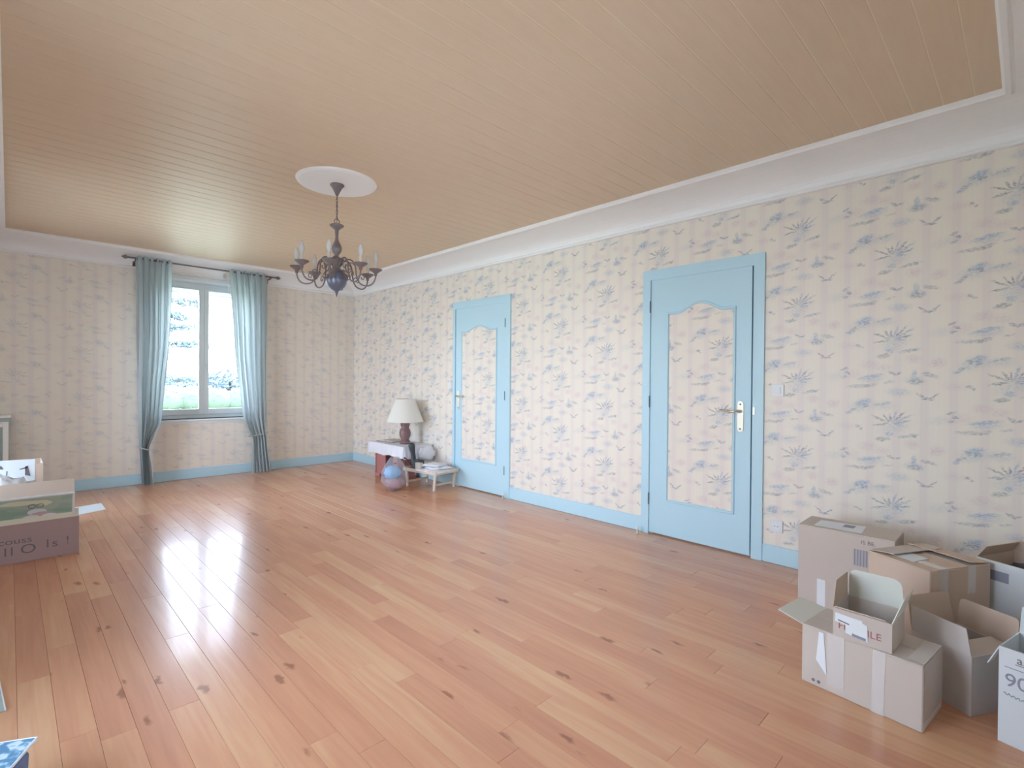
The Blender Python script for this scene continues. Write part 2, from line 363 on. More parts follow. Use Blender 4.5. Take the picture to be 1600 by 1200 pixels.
def wall_mesh(axis, c0, c1, a0, a1, z0, z1, holes):
    """wall slab between c0..c1 along the normal axis, a0..a1 along its length, with rectangular holes"""
    us = sorted({a0, a1, *[h[0] for h in holes], *[h[1] for h in holes]}); zs = sorted({z0, z1, *[h[2] for h in holes], *[h[3] for h in holes]})
    bm = B()
    for i in range(len(us)-1):
        for j in range(len(zs)-1):
            um, zm = (us[i]+us[i+1])/2, (zs[j]+zs[j+1])/2
            if any(h[0] < um < h[1] and h[2] < zm < h[3] for h in holes): continue
            if axis == 'x': add_box(bm, c0, c1, us[i], us[i+1], zs[j], zs[j+1])
            else: add_box(bm, us[i], us[i+1], c0, c1, zs[j], zs[j+1])
    bmesh.ops.remove_doubles(bm, verts=bm.verts, dist=1e-5)
    # interior shared faces
    seen = {}
    for f in list(bm.faces):
        k = tuple(sorted(v.index for v in f.verts)) if False else tuple(round(c, 4) for c in f.calc_center_median())
        seen.setdefault(k, []).append(f)
    bmesh.ops.delete(bm, geom=[f for fs in seen.values() if len(fs) > 1 for f in fs], context='FACES')
    return bm
ZW = ZT+.1
DR = (1.343, 2.143); DL = (3.822, 4.66)        # door leaves
WX0, WX1, WZ0, WZ1 = 1.17, 2.31, .72, 2.40
st(obj('wall_right', wall_mesh('x', XR, XR+.2, YF-.2, YB+.3, -.018, ZW, [(DR[0]-.02, DR[1]+.01, -.018, 2.05), (DL[0]-.02, DL[1]+.01, -.018, 2.05)]), M_WPY), 'long wall with blue floral wallpaper and two doors', 'wall')
st(obj('wall_back', wall_mesh('y', YB, YB+.3, XL-.2, XR, -.4, ZW, [(WX0, WX1, WZ0, WZ1)]), M_WPX), 'papered end wall around the curtained window', 'wall')
st(obj('wall_left', wall_mesh('x', XL-.3, XL, YF-.2, YB, -.4, ZW, [(a, b, .1, 2.3) for a, b in LW]), M_WPY), 'papered wall on the camera side, outside the frame', 'wall')
st(obj('wall_front', wall_mesh('y', YF-.2, YF, XL, XR, -.018, ZW, [(FWN[0], FWN[1], .2, 2.3)]), M_WPX), 'papered wall behind the camera', 'wall')

# cornices: cove profile (offset from the wall, height)
prof = [(0, ZC), (.018, ZC), (.024, ZC+.006), (.024, ZC+.014), (.014, ZC+.02), (.010, ZC+.03)]
for k in range(1, 10):
    a = k/9*PI/2; prof.append((.010+.295*(1-math.cos(a)), ZC+.03+.118*math.sin(a)))
prof += [(.312, ZT-.024), (.32, ZT-.03), (.34, ZT-.03), (CW, ZT-.02), (CW, ZT), (CW-.01, ZT+.01), (0, ZT+.01)]
def cornice(n, side, label):
    bm = B(); rows = []
    for o, z in prof:
        if side == 'r': a, b = (XR-o, YF+o, z), (XR-o, YB-o, z)
        if side == 'l': a, b = (XL+o, YF+o, z), (XL+o, YB-o, z)
        if side == 'b': a, b = (XL+o, YB-o, z), (XR-o, YB-o, z)
        if side == 'f': a, b = (XL+o, YF+o, z), (XR-o, YF+o, z)
        rows.append((bm.verts.new(a), bm.verts.new(b)))
    for (a, b), (c, d) in zip(rows, rows[1:]): bm.faces.new((a, b, d, c))
    st(obj('trim_%d' % n, bm, M_WHITE), label, 'cornice')
cornice(1, 'r', 'white plaster cove cornice above the long wall with the doors')
cornice(2, 'b', 'white plaster cove cornice above the curtained window')
cornice(3, 'l', 'white plaster cove cornice at the left edge of the ceiling')
cornice(4, 'f', 'white plaster cove cornice in the upper right corner of the picture')

# baseboards
def baseboard(name, segs, ax, label):
    bm = B()
    for a, b in segs:
        if ax == 'r': add_box(bm, XR-.012, XR, a, b, 0, .12)
        if ax == 'l': add_box(bm, XL, XL+.012, a, b, 0, .12)
        if ax == 'b': add_box(bm, a, b, YB-.012, YB, 0, .12)
        if ax == 'f': add_box(bm, a, b, YF, YF+.012, 0, .12)
    bmesh.ops.bevel(bm, geom=list(bm.edges), offset=.003, segments=1, affect='EDGES')
    st(obj(name, bm, M_BLUE), label, 'baseboard')
baseboard('baseboard_right', [(YF, 1.27), (2.208, 3.752), (4.70, YB-.012)], 'r', 'pale blue baseboard along the wall with the doors')
baseboard('baseboard_back', [(XL, XR)], 'b', 'pale blue baseboard under the curtained window')
baseboard('baseboard_left', [(YF+.012, LW[0][0]), (LW[0][1], LW[1][0]), (LW[1][1], YB-.012)], 'l', 'pale blue baseboard of the wall on the camera side')
baseboard('baseboard_front', [(XL+.012, XR-.012)], 'f', 'pale blue baseboard behind the camera')

# ---------------------------------------------------------------- doors
def arch(y0, y1, z0, zs, zp, n=24):
    """outline in (y,z): flat foot, straight sides, shouldered hump on top"""
    pts = [(y0, z0), (y1, z0), (y1, zs)]
    for k in range(n+1):
        t = k/n; yy = y1+(y0-y1)*t
        s = abs(t-.5)/.5
        zz = zs if s > .72 else zs+(zp-zs)*(.5+.5*math.cos(PI*(s/.72)))**.8
        if 0 < k < n: pts.append((yy, zz))
    pts.append((y0, zs)); return pts
def ring_mesh(pts, wdt, x, dx):
    """moulding strip following a closed outline, standing proud by dx"""
    n = len(pts); bm = B(); cx = sum(p[0] for p in pts)/n; cz = sum(p[1] for p in pts)/n
    out, inn, ot, it = [], [], [], []
    for i in range(n):
        p = Vector(pts[i]); a = Vector(pts[i-1]); b = Vector(pts[(i+1) % n])
        d1 = (p-a).normalized(); d2 = (b-p).normalized(); n1 = Vector((d1.y, -d1.x)); n2 = Vector((d2.y, -d2.x))
        nn = (n1+n2); nn = nn.normalized() if nn.length > 1e-6 else n1; k = 1/max(.5, nn.dot(n1))
        q = p+nn*wdt*k
        inn.append(bm.verts.new((x, p.x, p.y))); out.append(bm.verts.new((x, q.x, q.y)))
        m1 = p+nn*wdt*k*.35; m2 = p+nn*wdt*k*.75
        it.append(bm.verts.new((x+dx, m1.x, m1.y))); ot.append(bm.verts.new((x+dx, m2.x, m2.y)))
    for i in range(n):
        j = (i+1) % n
        for a, b in ((inn, it), (it, ot), (ot, out)): bm.faces.new((a[i], a[j], b[j], b[i]))
    return bm
def lever_handle(parent, y, zt, zb, zl, x, sgn):
    h = thing_part('door_handle', parent)
    bm = B(); pts = []; hw = .021
    for k in range(9): a = k/8*PI; pts.append((x, y+hw*math.cos(a), zt-hw+hw*math.sin(a)))
    for k in range(9): a = PI+k/8*PI; pts.append((x, y+hw*math.cos(a), zb+hw+hw*math.sin(a)))
    add_prism(bm, pts, (-.006, 0, 0)); obj('handle_plate', bm, M_CHROME, h)
    bm = B(); add_tube(bm, [(x-.004, y, zl), (x-.035, y, zl), (x-.048, y+sgn*.012, zl+.003), (x-.05, y+sgn*.05, zl-.004), (x-.048, y+sgn*.09, zl+.002), (x-.046, y+sgn*.125, zl+.007)], [.013, .01, .009, .008, .008, .007], 10)
    obj('lever', bm, M_CHROME, h, smooth=True)
    for z in (zt-.022, zb+.022):
        bm = B(); add_tube(bm, [(x-.005, y, z), (x-.009, y, z)], .006, 10); obj('screw', bm, M_DARK, h)
    return h
def thing_part(name, parent):
    o = bpy.data.objects.new(name, None); COL.objects.link(o); o.parent = parent; o.empty_display_size = .05; return o
def make_door(name, label, leaf, case, pan, hinge_y, handle):
    d = thing(name, label, 'door', (0, 0, 0), kind='structure')
    y0, y1 = leaf; xf = XR-.008
    # casing: three mitred boards as one frame
    bm = B(); a, b, zt = case
    iy0, iy1 = (y0-.001, y1-.002) if hinge_y > y0 else (y0+.002, y1+.001)
    o_ = [(a, 0), (a, zt), (b, zt), (b, 0)]; i_ = [(iy0, 0), (iy0, 2.034), (iy1, 2.034), (iy1, 0)]
    for lo in range(3):
        q = [o_[lo], o_[lo+1], i_[lo+1], i_[lo]]
        add_prism(bm, [(XR, yy, zz) for yy, zz in q], (-.018, 0, 0))
    obj('door_casing', bm, M_BLUE, d)
    # inner lip and reveal
    bm = B()
    add_box(bm, XR, XR+.12, iy0-.016, iy0-.0005, 0, 2.05); add_box(bm, XR, XR+.12, iy1, iy1+.007, 0, 2.05); add_box(bm, XR, XR+.12, iy0, iy1, 2.042, 2.05)
    add_box(bm, XR+.12, XR+.13, iy0-.016, iy1+.007, 0, 2.05)
    obj('door_jamb', bm, M_BLUE, d)
    lf = boxobj('door_leaf', (xf, xf+.038, y0+(.012 if hinge_y > y0 else .003), y1-(.003 if hinge_y > y0 else .004), .012, 2.036), M_BLUE, d, bevel=.0015)
    P = arch(*pan)
    bm = B(); add_prism(bm, [(xf+.0005, y, z) for y, z in P], (-.002, 0, 0)); obj('wallpaper_panel', bm, M_WPY, lf)['label'] = 'floral wallpapered panel with shouldered top'
    obj('panel_moulding', ring_mesh(P, .022, xf, -.011), M_BLUE, lf)
    hy_ = hinge_y-.004 if hinge_y > y0 else hinge_y+.004
    for z in (.28, 1.06, 1.82):
        bm = B(); add_tube(bm, [(XR-.0185, hy_, z-.045), (XR-.0185, hy_, z+.045)], .0045, 8); add_tube(bm, [(XR-.0185, hy_, z+.045), (XR-.0185, hy_, z+.05)], .003, 8)
        obj('hinge', bm, M_DARK, lf)
    hy, zt_, zb_, zl_, sg = handle
    lever_handle(lf, hy, zt_, zb_, zl_, xf, sg)
    return d
d1 = make_door('door_1', 'nearer pale blue door with floral panel, lever handle on its right', DR, (1.27, 2.208, 2.115), (1.482, 1.976, .30, 1.745, 1.812), DR[1]+.002, (1.425, 1.09, .872, 1.018, 1))
d2 = make_door('door_2', 'farther pale blue door with floral panel, lever handle on its left', DL, (3.752, 4.70, 2.115), (3.975, 4.535, .335, 1.76, 1.812), DL[0]-.002, (4.60, 1.095, .885, 1.035, -1))
# strike plate of the nearer door
bm = B(); add_box(bm, XR-.021, XR-.018, 1.325, 1.337, 1.0, 1.05); obj('strike_plate', bm, M_CHROME, d1)

# ---------------------------------------------------------------- back window
win = thing('window_1', 'pale blue two-sash window between the curtains', 'window', kind='structure')
YG = YB+.15
bm = B()
f = .045
for d_ in ((WX0, WX0+f, WZ0, WZ1), (WX1-f, WX1, WZ0, WZ1), (WX0+f, WX1-f, WZ1-.075, WZ1), (WX0+f, WX1-f, WZ0, WZ0+.045)):
    add_box(bm, d_[0], d_[1], YG, YG+.06, d_[2], d_[3])
obj('window_frame', bm, M_WINB, win, bevel=.003)
def sash(x0, x1, lo, hi):
    s = thing_part('window_sash', win); bm = B(); g0, g1 = x0+lo, x1-hi; z0, z1 = WZ0+.045, WZ1-.075
    add_box(bm, x0, g0, YG-.012, YG+.035, z0, z1); add_box(bm, g1, x1, YG-.012, YG+.035, z0, z1)
    add_box(bm, g0, g1, YG-.012, YG+.035, z0, z0+.07); add_box(bm, g0, g1, YG-.012, YG+.035, z1-.012, z1)
    obj('sash_rail', bm, M_WINB, s, bevel=.003)
    boxobj('pane', (g0-.002, g1+.002, YG+.008, YG+.014, z0+.068, z1-.01), M_GLASS, s)
sash(WX0+.045, 1.739, .05, .055); sash(1.741, WX1-.045, .05, .05)
bm = B(); add_box(bm, 1.755, 1.775, YG-.03, YG-.012, 1.36, 1.40); add_tube(bm, [(1.765, YG-.03, 1.38), (1.765, YG-.05, 1.38), (1.765, YG-.055, 1.30)], .007, 8)
obj('window_handle', bm, M_PLAST, win)
for k in range(3): boxobj('shutter_slat', (WX0+.04, WX1-.04, YG+.075, YG+.085, 2.262+k*.031, 2.29+k*.031), M_WHITE, win, bevel=.002)
boxobj('shutter_box', (WX0+.01, WX1-.01, YG+.065, YG+.11, 2.35, WZ1-.005), M_WHITE, win)
bm = B(); add_box(bm, WX0-.04, WX1+.04, YB-.035, YB+.15, .695, .72); obj('window_sill', bm, M_WINB, win, bevel=.004)
boxobj('sill_apron', (WX0-.02, WX1+.02, YB-.012, YB-.0005, .665, .695), M_WINB, win)
bm = B()
add_box(bm, WX0-.05, WX0, YB-.014, YB, .72, WZ1+.045); add_box(bm, WX1, WX1+.05, YB-.014, YB, .72, WZ1+.045); add_box(bm, WX0, WX1, YB-.014, YB, WZ1, WZ1+.045)
add_box(bm, WX0, WX0+.004, YB, YG, .72, WZ1); add_box(bm, WX1-.004, WX1, YB, YG, .72, WZ1); add_box(bm, WX0, WX1, YB, YG, WZ1-.004, WZ1)
obj('window_casing', bm, M_WINB, win)
# the tall windows beside the camera, outside the frame, that light the long wall
for n, (a, b) in enumerate(LW):
    wv = thing('window_%d' % (n+2), 'tall window in the wall beside the camera, %s' % ('nearer one' if n == 0 else 'farther one'), 'window', kind='structure')
    bm = B(); x0 = XL-.2
    for q in ((a, a+.07, .1, 2.3), (b-.07, b, .1, 2.3), (a+.07, b-.07, .1, .2), (a+.07, b-.07, 2.2, 2.3), ((a+b)/2-.05, (a+b)/2+.05, .2, 2.2)):
        add_box(bm, x0, x0+.06, *q)
    obj('window_frame', bm, M_WINB, wv)
    for q in ((a+.07, (a+b)/2-.05), ((a+b)/2+.05, b-.07)): boxobj('pane', (x0+.025, x0+.03, q[0], q[1], .2, 2.2), M_GLASS, wv)

wv = thing('window_4', 'tall fill-light window added in the unseen wall behind the camera', 'window', kind='structure'); bm = B(); a, b = FWN
for q in ((a, a+.07, .2, 2.3), (b-.07, b, .2, 2.3), (a+.07, b-.07, .2, .3), (a+.07, b-.07, 2.2, 2.3), ((a+b)/2-.05, (a+b)/2+.05, .3, 2.2)): add_box(bm, q[0], q[1], YF-.17, YF-.11, q[2], q[3])
obj('window_frame', bm, M_WINB, wv)
for q in ((a+.07, (a+b)/2-.05), ((a+b)/2+.05, b-.07)): boxobj('pane', (q[0], q[1], YF-.145, YF-.14, .3, 2.2), M_GLASS, wv)
# ---------------------------------------------------------------- switches and sockets
def plate(name, label, cat, y, z, s=.08, socket=False, wdt=None):
    t = thing(name, label, cat, (XR, y, z)); wd = (wdt or s)/2
    bm = B(); add_box(bm, -.009, 0, -wd, wd, -s/2, s/2); obj('cover_plate', bm, M_PLAST, t, bevel=.002)
    if socket:
        bm = B(); n = 18
        add_tube(bm, [(-.009, 0, 0), (-.011, 0, 0)], .024, n); obj('socket_face', bm, M_PAPER, t)
        for dy in (-.0095, .0095):
            bm = B(); add_tube(bm, [(-.0105, dy, 0), (-.0118, dy, 0)], .0035, 8); obj('pin_hole', bm, M_DARK, t)
    else:
        bm = B(); v = add_box(bm, -.014, -.009, -wd*.5, wd*.5, -s*.28, s*.28); obj('rocker', bm, M_PAPER, t, bevel=.001)
plate('light_switch', 'square white light switch on the wall right of the nearer door', 'light switch', 1.184, 1.171)
plate('light_switch', 'small white light switch just left of the farther door', 'light switch', 4.757, 1.165, .075, wdt=.05)
plate('wall_socket', 'square white socket low on the wall between nearer door and cartons', 'socket', 1.181, .255, socket=True)
plate('wall_socket', 'white socket behind the bamboo tray, beside the farther door', 'socket', 4.745, .29, .07, socket=True)
plate('wall_socket', 'tiny white socket near the far corner of the room, left of the lamp table', 'socket', 6.97, .265, .06, socket=True, wdt=.05)
# door stops
def door_stop(y, x, label):
    t = thing('door_stop', label, 'door stop', (x, y, 0), group='white door stops on the floor')
    bm = B(); add_lathe(bm, [(0, 0), (.014, 0), (.014, .006), (.009, .012), (.008, .034)], 12); obj('stem', bm, M_SLEEVE, t, smooth=True)
    bm = B(); add_lathe(bm, [(.008, .034), (.012, .036), (.013, .05), (.009, .056), (0, .057)], 12); obj('cap', bm, M_PLAST, t, smooth=True)
door_stop(2.19, 3.59, 'small white door stop on the floor left of the nearer door')
door_stop(3.80, 3.63, 'small white door stop on the floor at the farther door')

# ---------------------------------------------------------------- ceiling rose and chandelier
CX, CY = 1.66, 3.47
bm = B(); add_lathe(bm, [(0, -.018), (.20, -.018), (.25, -.016), (.268, -.010), (.275, 0), (0, 0)], 56, (0, 0, 0))
o = obj('ceiling_rose', bm, M_WHITE, loc=(CX, CY, ZT)); tag(o, 'plain round white plaster rose on the tan ceiling', 'ceiling rose')
ch = thing('chandelier', 'bronze chandelier with eight candle arms hanging from the white ceiling rose', 'chandelier', (CX, CY, 0))
zr = ZT-.018
bm = B(); add_lathe(bm, [(0, zr), (.047, zr), (.049, zr-.006), (.036, zr-.02), (.02, zr-.05), (.008, zr-.078), (0, zr-.08)], 20); obj('canopy', bm, M_BRONZE, ch, smooth=True)
bm = B()
z = zr-.078; k = 0
while z > 2.36:
    pts = []
    for q in range(9):
        a = q/8*2*PI; r_ = .006
        pts.append(((r_*math.cos(a), 0, z-.012+.013*math.sin(a)) if k % 2 else (0, r_*math.cos(a), z-.012+.013*math.sin(a))))
    add_tube(bm, pts, .0022, 5, cap=False); z -= .021; k += 1
add_tube(bm, [(.003, .003, zr-.07), (-.004, .004, 2.5), (.004, -.002, 2.42), (0, 0, 2.33)], .0022, 5)
obj('chain', bm, M_BRONZE, ch)
bm = B(); pts = [(.019*math.cos(q/12*2*PI), 0, 2.343+.019*math.sin(q/12*2*PI)) for q in range(13)]; add_tube(bm, pts, .0035, 6, cap=False); obj('hook_ring', bm, M_BRONZE, ch)
bm = B(); add_lathe(bm, [(0, 2.326), (.012, 2.326), (.047, 2.318), (.05, 2.312), (.03, 2.296), (.014, 2.284), (.012, 2.26), (.010, 2.235), (.014, 2.205),
    (.026, 2.18), (.034, 2.16), (.035, 2.145), (.027, 2.122), (.014, 2.108), (.012, 2.095), (.03, 2.085), (.05, 2.078), (.052, 2.066), (.03, 2.055), (.022, 2.03), (.03, 2.0), (.05, 1.985), (0, 1.985)], 24)
obj('column', bm, M_BRONZE, ch, smooth=True)
bm = B(); add_lathe(bm, [(0, 1.99), (.045, 1.988), (.062, 1.965), (.070, 1.935), (.068, 1.905), (.055, 1.88), (.036, 1.862), (.02, 1.852), (.012, 1.846), (.011, 1.84), (.006, 1.825), (.002, 1.81), (0, 1.808)], 28)
obj('globe', bm, M_PEWTER, ch, smooth=True)
def bez(p, n=14):
    out = []
    for i in range(0, len(p)-1, 3):
        a, b, c, d = [Vector(q) for q in p[i:i+4]]
        for k in range(n+(1 if i+3 >= len(p)-1 else 0)):
            t = k/n; out.append(a*(1-t)**3+b*3*t*(1-t)**2+c*3*t*t*(1-t)+d*t**3)
    return out
fwh = Vector((CX, CY)).normalized(); rth = Vector((fwh.y, -fwh.x))
AR = .27
def arm_meshes():
    bm = B()
    add_tube(bm, bez([(.03, 0, 2.03), (.06, 0, 2.10), (.12, 0, 2.09), (.13, 0, 2.02), (.135, 0, 1.95), (.145, 0, 1.90), (.20, 0, 1.895), (.245, 0, 1.89), (.27, 0, 1.93), (AR, 0, 1.972)]), .0052, 7)
    a = bez([(.13, 0, 2.02), (.12, 0, 2.06), (.075, 0, 2.07), (.075, 0, 2.03), (.075, 0, 2.0), (.105, 0, 2.0), (.10, 0, 2.03)], 8); add_tube(bm, a, .0038, 6)
    a = bez([(.135, 0, 1.94), (.15, 0, 1.985), (.195, 0, 1.98), (.19, 0, 1.95), (.185, 0, 1.93), (.165, 0, 1.94), (.172, 0, 1.955)], 8); add_tube(bm, a, .0035, 6)
    a = bez([(.04, 0, 2.0), (.08, 0, 1.99), (.11, 0, 1.955), (.085, 0, 1.935), (.07, 0, 1.925), (.06, 0, 1.95), (.08, 0, 1.955)], 8); add_tube(bm, a, .0035, 6)
    me = bpy.data.meshes.new('arm'); bmesh.ops.recalc_face_normals(bm, faces=bm.faces); bm.to_mesh(me); bm.free(); me.materials.append(M_BRONZE)
    def lm(name, pr, m, n=14):
        b = B(); add_lathe(b, pr, n, (AR, 0, 0)); bmesh.ops.recalc_face_normals(b, faces=b.faces); q = bpy.data.meshes.new(name); b.to_mesh(q); b.free(); q.materials.append(m)
        for p in q.polygons: p.use_smooth = True
        return q
    cup = lm('drip_cup', [(0, 1.965), (.01, 1.968), (.012, 1.985), (.03, 1.998), (.046, 2.010), (.047, 2.015), (.042, 2.014), (.015, 2.006), (0, 2.006)], M_BRONZE)
    sl = lm('candle_sleeve', [(.0115, 2.006), (.0125, 2.01), (.0125, 2.06), (.011, 2.063), (0, 2.063)], M_SLEEVE, 12)
    bu = lm('bulb', [(.009, 2.063), (.013, 2.075), (.0175, 2.092), (.0175, 2.108), (.012, 2.128), (.006, 2.143), (.001, 2.15), (0, 2.15)], M_BULB, 12)
    return me, cup, sl, bu
AM = arm_meshes()
for th in range(8):
    a = R(-10+45*th); dv = -fwh*math.cos(a)+rth*math.sin(a)
    ar = bpy.data.objects.new('arm', AM[0]); COL.objects.link(ar); ar.parent = ch; ar.rotation_euler = (0, 0, math.atan2(dv.y, dv.x))
    for nme, me in zip(('drip_cup', 'candle_sleeve', 'bulb'), AM[1:]):
        q = bpy.data.objects.new(nme, me); COL.objects.link(q); q.parent = ar

# ---------------------------------------------------------------- curtain rod and curtains
YC = YB-.15; ZR = 2.545
rod = thing('curtain_rod', 'slim dark curtain rod with pointed finials above the window', 'curtain rod', (0, YC, ZR))
bm = B(); add_tube(bm, [(.93, 0, 0), (2.50, 0, 0)], .0095, 10); obj('rod', bm, M_BRONZE, rod, smooth=True)
for x, s in ((.93, -1), (2.50, 1)):
    bm = B(); add_tube(bm, [(x, 0, 0), (x+s*.008, 0, 0), (x+s*.012, 0, 0), (x+s*.03, 0, 0), (x+s*.045, 0, 0), (x+s*.06, 0, 0)], [.012, .013, .02, .022, .012, .001], 10)
    obj('finial', bm, M_BRONZE, rod, smooth=True)
for x in (1.0, 1.92, 2.43):
    bm = B(); add_box(bm, x-.006, x+.006, -.005, .12, -.03, -.018); add_box(bm, x-.01, x+.01, -.012, .012, -.02, -.008); add_box(bm, x-.012, x+.012, .118, .135, -.07, -.005); obj('bracket', bm, M_ROPE if x == 1.92 else M_BRONZE, rod)
def lerp_t(tab, z):
    for (z0, v0), (z1, v1) in zip(tab, tab[1:]):
        if z0 >= z >= z1:
            t = (z0-z)/(z0-z1); t = t*t*(3-2*t) if False else t; return v0+(v1-v0)*t
    return tab[-1][1] if z < tab[-1][0] else tab[0][1]
def curtain(label, outer, inner, tiez, npl, seed, depth):
    t = thing('curtain', label, 'curtain', (0, YC, 0)); bm = B(); rnd = random.Random(seed); ph = [rnd.uniform(-.5, .5) for _ in range(npl+1)]
    NZ, NU = 90, npl*12; rows = []
    for j in range(NZ+1):
        z = 2.565-(2.565-.012)*j/NZ; xo, xi = lerp_t(outer, z), lerp_t(inner, z); row = []
        wd = abs(xi-xo); amp = depth*(.45+.55*min(1, (2.6-z)/.4))*(1.0+.5*(1-min(1, wd/.3)))
        for i in range(NU+1):
            u = i/NU; k = u*npl; ph_ = ph[int(min(k, npl-1))]
            a = 2*PI*k+.6*math.sin(3*z+ph_*4)
            yy = amp*(1+.35*math.sin(2.3*u*PI+ph_))*math.sin(a)+.012*math.sin(1.9*a+z*2.2+ph_*5)+ .01*math.sin(9*u+z*1.3)
            xx = xo+(xi-xo)*u+(.18*wd/npl)*math.sin(2*a+ph_)
            row.append(bm.verts.new((xx, yy-.005, z)))
        rows.append(row)
    for a, b in zip(rows, rows[1:]):
        for i in range(NU): bm.faces.new((a[i], a[i+1], b[i+1], b[i]))
    o = obj('curtain_cloth', bm, M_CURT, t, smooth=True)
    # heading tape with pinch tabs
    x0, x1 = sorted((lerp_t(outer, 2.5), lerp_t(inner, 2.5)))
    for k in range(npl):
        x = x0+(x1-x0)*(k+.5)/npl; boxobj('heading_tab', (x-.008, x+.008, -.018, .018, 2.53, 2.575), M_CURT, t)
    xo, xi = lerp_t(outer, tiez), lerp_t(inner, tiez); cx = (xo+xi)/2; rx = abs(xi-xo)/2+.012
    bm = B(); pts = [(cx+rx*math.cos(2*PI*k/20), .058*math.sin(2*PI*k/20), tiez+.02*math.cos(2*PI*k/20)*(1 if xi < xo else -1)) for k in range(21)]
    add_tube(bm, pts, .008, 6, cap=False); obj('tieback', bm, M_CURT, t)
curtain('blue-green curtain drawn to the left of the window, gathered low', [(2.57, 1.0), (2.0, 1.01), (.6, 1.03), (.35, 1.045), (.0, 1.06)],
        [(2.57, 1.345), (2.1, 1.335), (1.6, 1.315), (1.17, 1.275), (.9, 1.255), (.7, 1.235), (.55, 1.17), (.45, 1.125), (.38, 1.118), (.25, 1.14), (0, 1.165)], .42, 6, 3, .036)
curtain('blue-green curtain drawn to the right of the window, tied beside the sill', [(2.57, 2.385), (1.0, 2.385), (.5, 2.39), (.33, 2.405), (0, 2.465)],
        [(2.57, 1.935), (2.2, 1.955), (1.97, 1.972), (1.5, 2.005), (1.17, 2.047), (.9, 2.08), (.7, 2.105), (.55, 2.165), (.47, 2.207), (.4, 2.212), (0, 2.212)], .5, 6, 5, .036)
cdp = thing_part('pull_cord', rod)
bm = B(); add_tube(bm, [(1.915, -.034, -.02), (1.92, -.036, -.095), (1.915, -.04, -.145), (1.925, -.04, -.215), (1.915, -.04, -.265)], .005, 6); obj('cord', bm, M_ROPE, cdp)
bm = B(); add_tube(bm, [(1.915+.022*math.cos(k/10*2*PI), -.034, -.045+.022*math.sin(k/10*2*PI)) for k in range(11)], .006, 6, cap=False); obj('cord_knot', bm, M_ROPE, cdp)

# ---------------------------------------------------------------- lamp table in the far corner
tb = thing('side_table', 'low red-brown wooden side table in the far corner under a white cloth', 'table', (3.47, 5.50, 0))
TZ = .43
boxobj('tabletop', (-.185, .185, -.38, .38, TZ-.03, TZ), M_REDW, tb, bevel=.004)
for y in (-.10, .28):
    bm = B(); add_box(bm, -.13, .13, y-.045, y+.045, 0.02, TZ-.03); add_box(bm, -.15, .15, y-.055, y+.055, 0, .03)
    if True: obj('leg', bm, M_REDW, tb, bevel=.003)
# broad side pedestal seen from the room
bm = B(); add_box(bm, -.14, -.12, .335, .35, .03, TZ-.03); add_box(bm, -.131, -.12, .12, .335, .03, TZ-.03); obj('side_panel', bm, M_REDW, tb, bevel=.002)
def cloth_over(x0, x1, y0, y1, z, drops, name, label, cat):
    """table cloth: flat top and four hanging sides with soft waves"""
    bm = B(); n = 26; top = []
    per = []
    for k in range(n): per.append((x0, y0+(y1-y0)*k/n, 0))
    for k in range(n): per.append((x0+(x1-x0)*k/n, y1, 1))
    for k in range(n): per.append((x1, y1-(y1-y0)*k/n, 2))
    for k in range(n): per.append((x1-(x1-x0)*k/n, y0, 3))
    out = {0: (-1, 0), 1: (0, 1), 2: (1, 0), 3: (0, -1)}; rings = []
    for j in range(6):
        t = j/5; ring = []
        for i, (x, y, s) in enumerate(per):
            dr = drops[s]; corner = min(i % n, n-i % n)/n
            wv = .011*t*math.sin(i*1.1)+.006*t*math.sin(i*2.7+1); fl = .012*t + (.0 if j == 0 else .004)
            ox, oy = out[s]; hem = .008*math.sin(i*.55)
            if s == 2: wv = 0; fl = .004*t
            ring.append(bm.verts.new((x+ox*(fl+wv), y+oy*(fl+wv), z-t*(dr+hem))))
        rings.append(ring)
    bm.faces.new(rings[0])
    for a, b in zip(rings, rings[1:]):
        for i in range(len(a)): bm.faces.new((a[i], a[(i+1) % len(a)], b[(i+1) % len(a)], b[i]))
    o = obj(name, bm, M_CLOTH); tag(o, label, cat); return o
cloth_over(3.265, 3.668, 5.09, 5.91, TZ+.004, (.13, .13, .1, .15), 'tablecloth', 'white cloth draped over the low lamp table', 'tablecloth')
# bunched end of the cloth hanging towards the door
def blob(name, c, r, m, seed=1, amp=.25, parent=None, sub=3, fr=9, flat=None):
    bm = B(); bmesh.ops.create_icosphere(bm, subdivisions=sub, radius=1); rnd = random.Random(seed); o1, o2, o3 = [rnd.uniform(0, 6) for _ in range(3)]
    for v in bm.verts:
        p = v.co.copy(); k = 1+amp*(math.sin(fr*p.x+o1)*math.sin(fr*.8*p.y+o2)+.6*math.sin(fr*1.3*p.z+o3+3*p.x))*.5
        v.co = Vector((c[0]+p.x*r[0]*k, c[1]+p.y*r[1]*k, c[2]+p.z*r[2]*k))
        if flat is not None and v.co.z < flat: v.co.z = flat
    return obj(name, bm, m, parent, smooth=True)
o = blob('white_cloth', (3.55, 5.035, .34), (.12, .05, .09), M_CLOTH, 4, .3); tag(o, 'crumpled white cloth bunched over the door-side end of the lamp table', 'cloth')
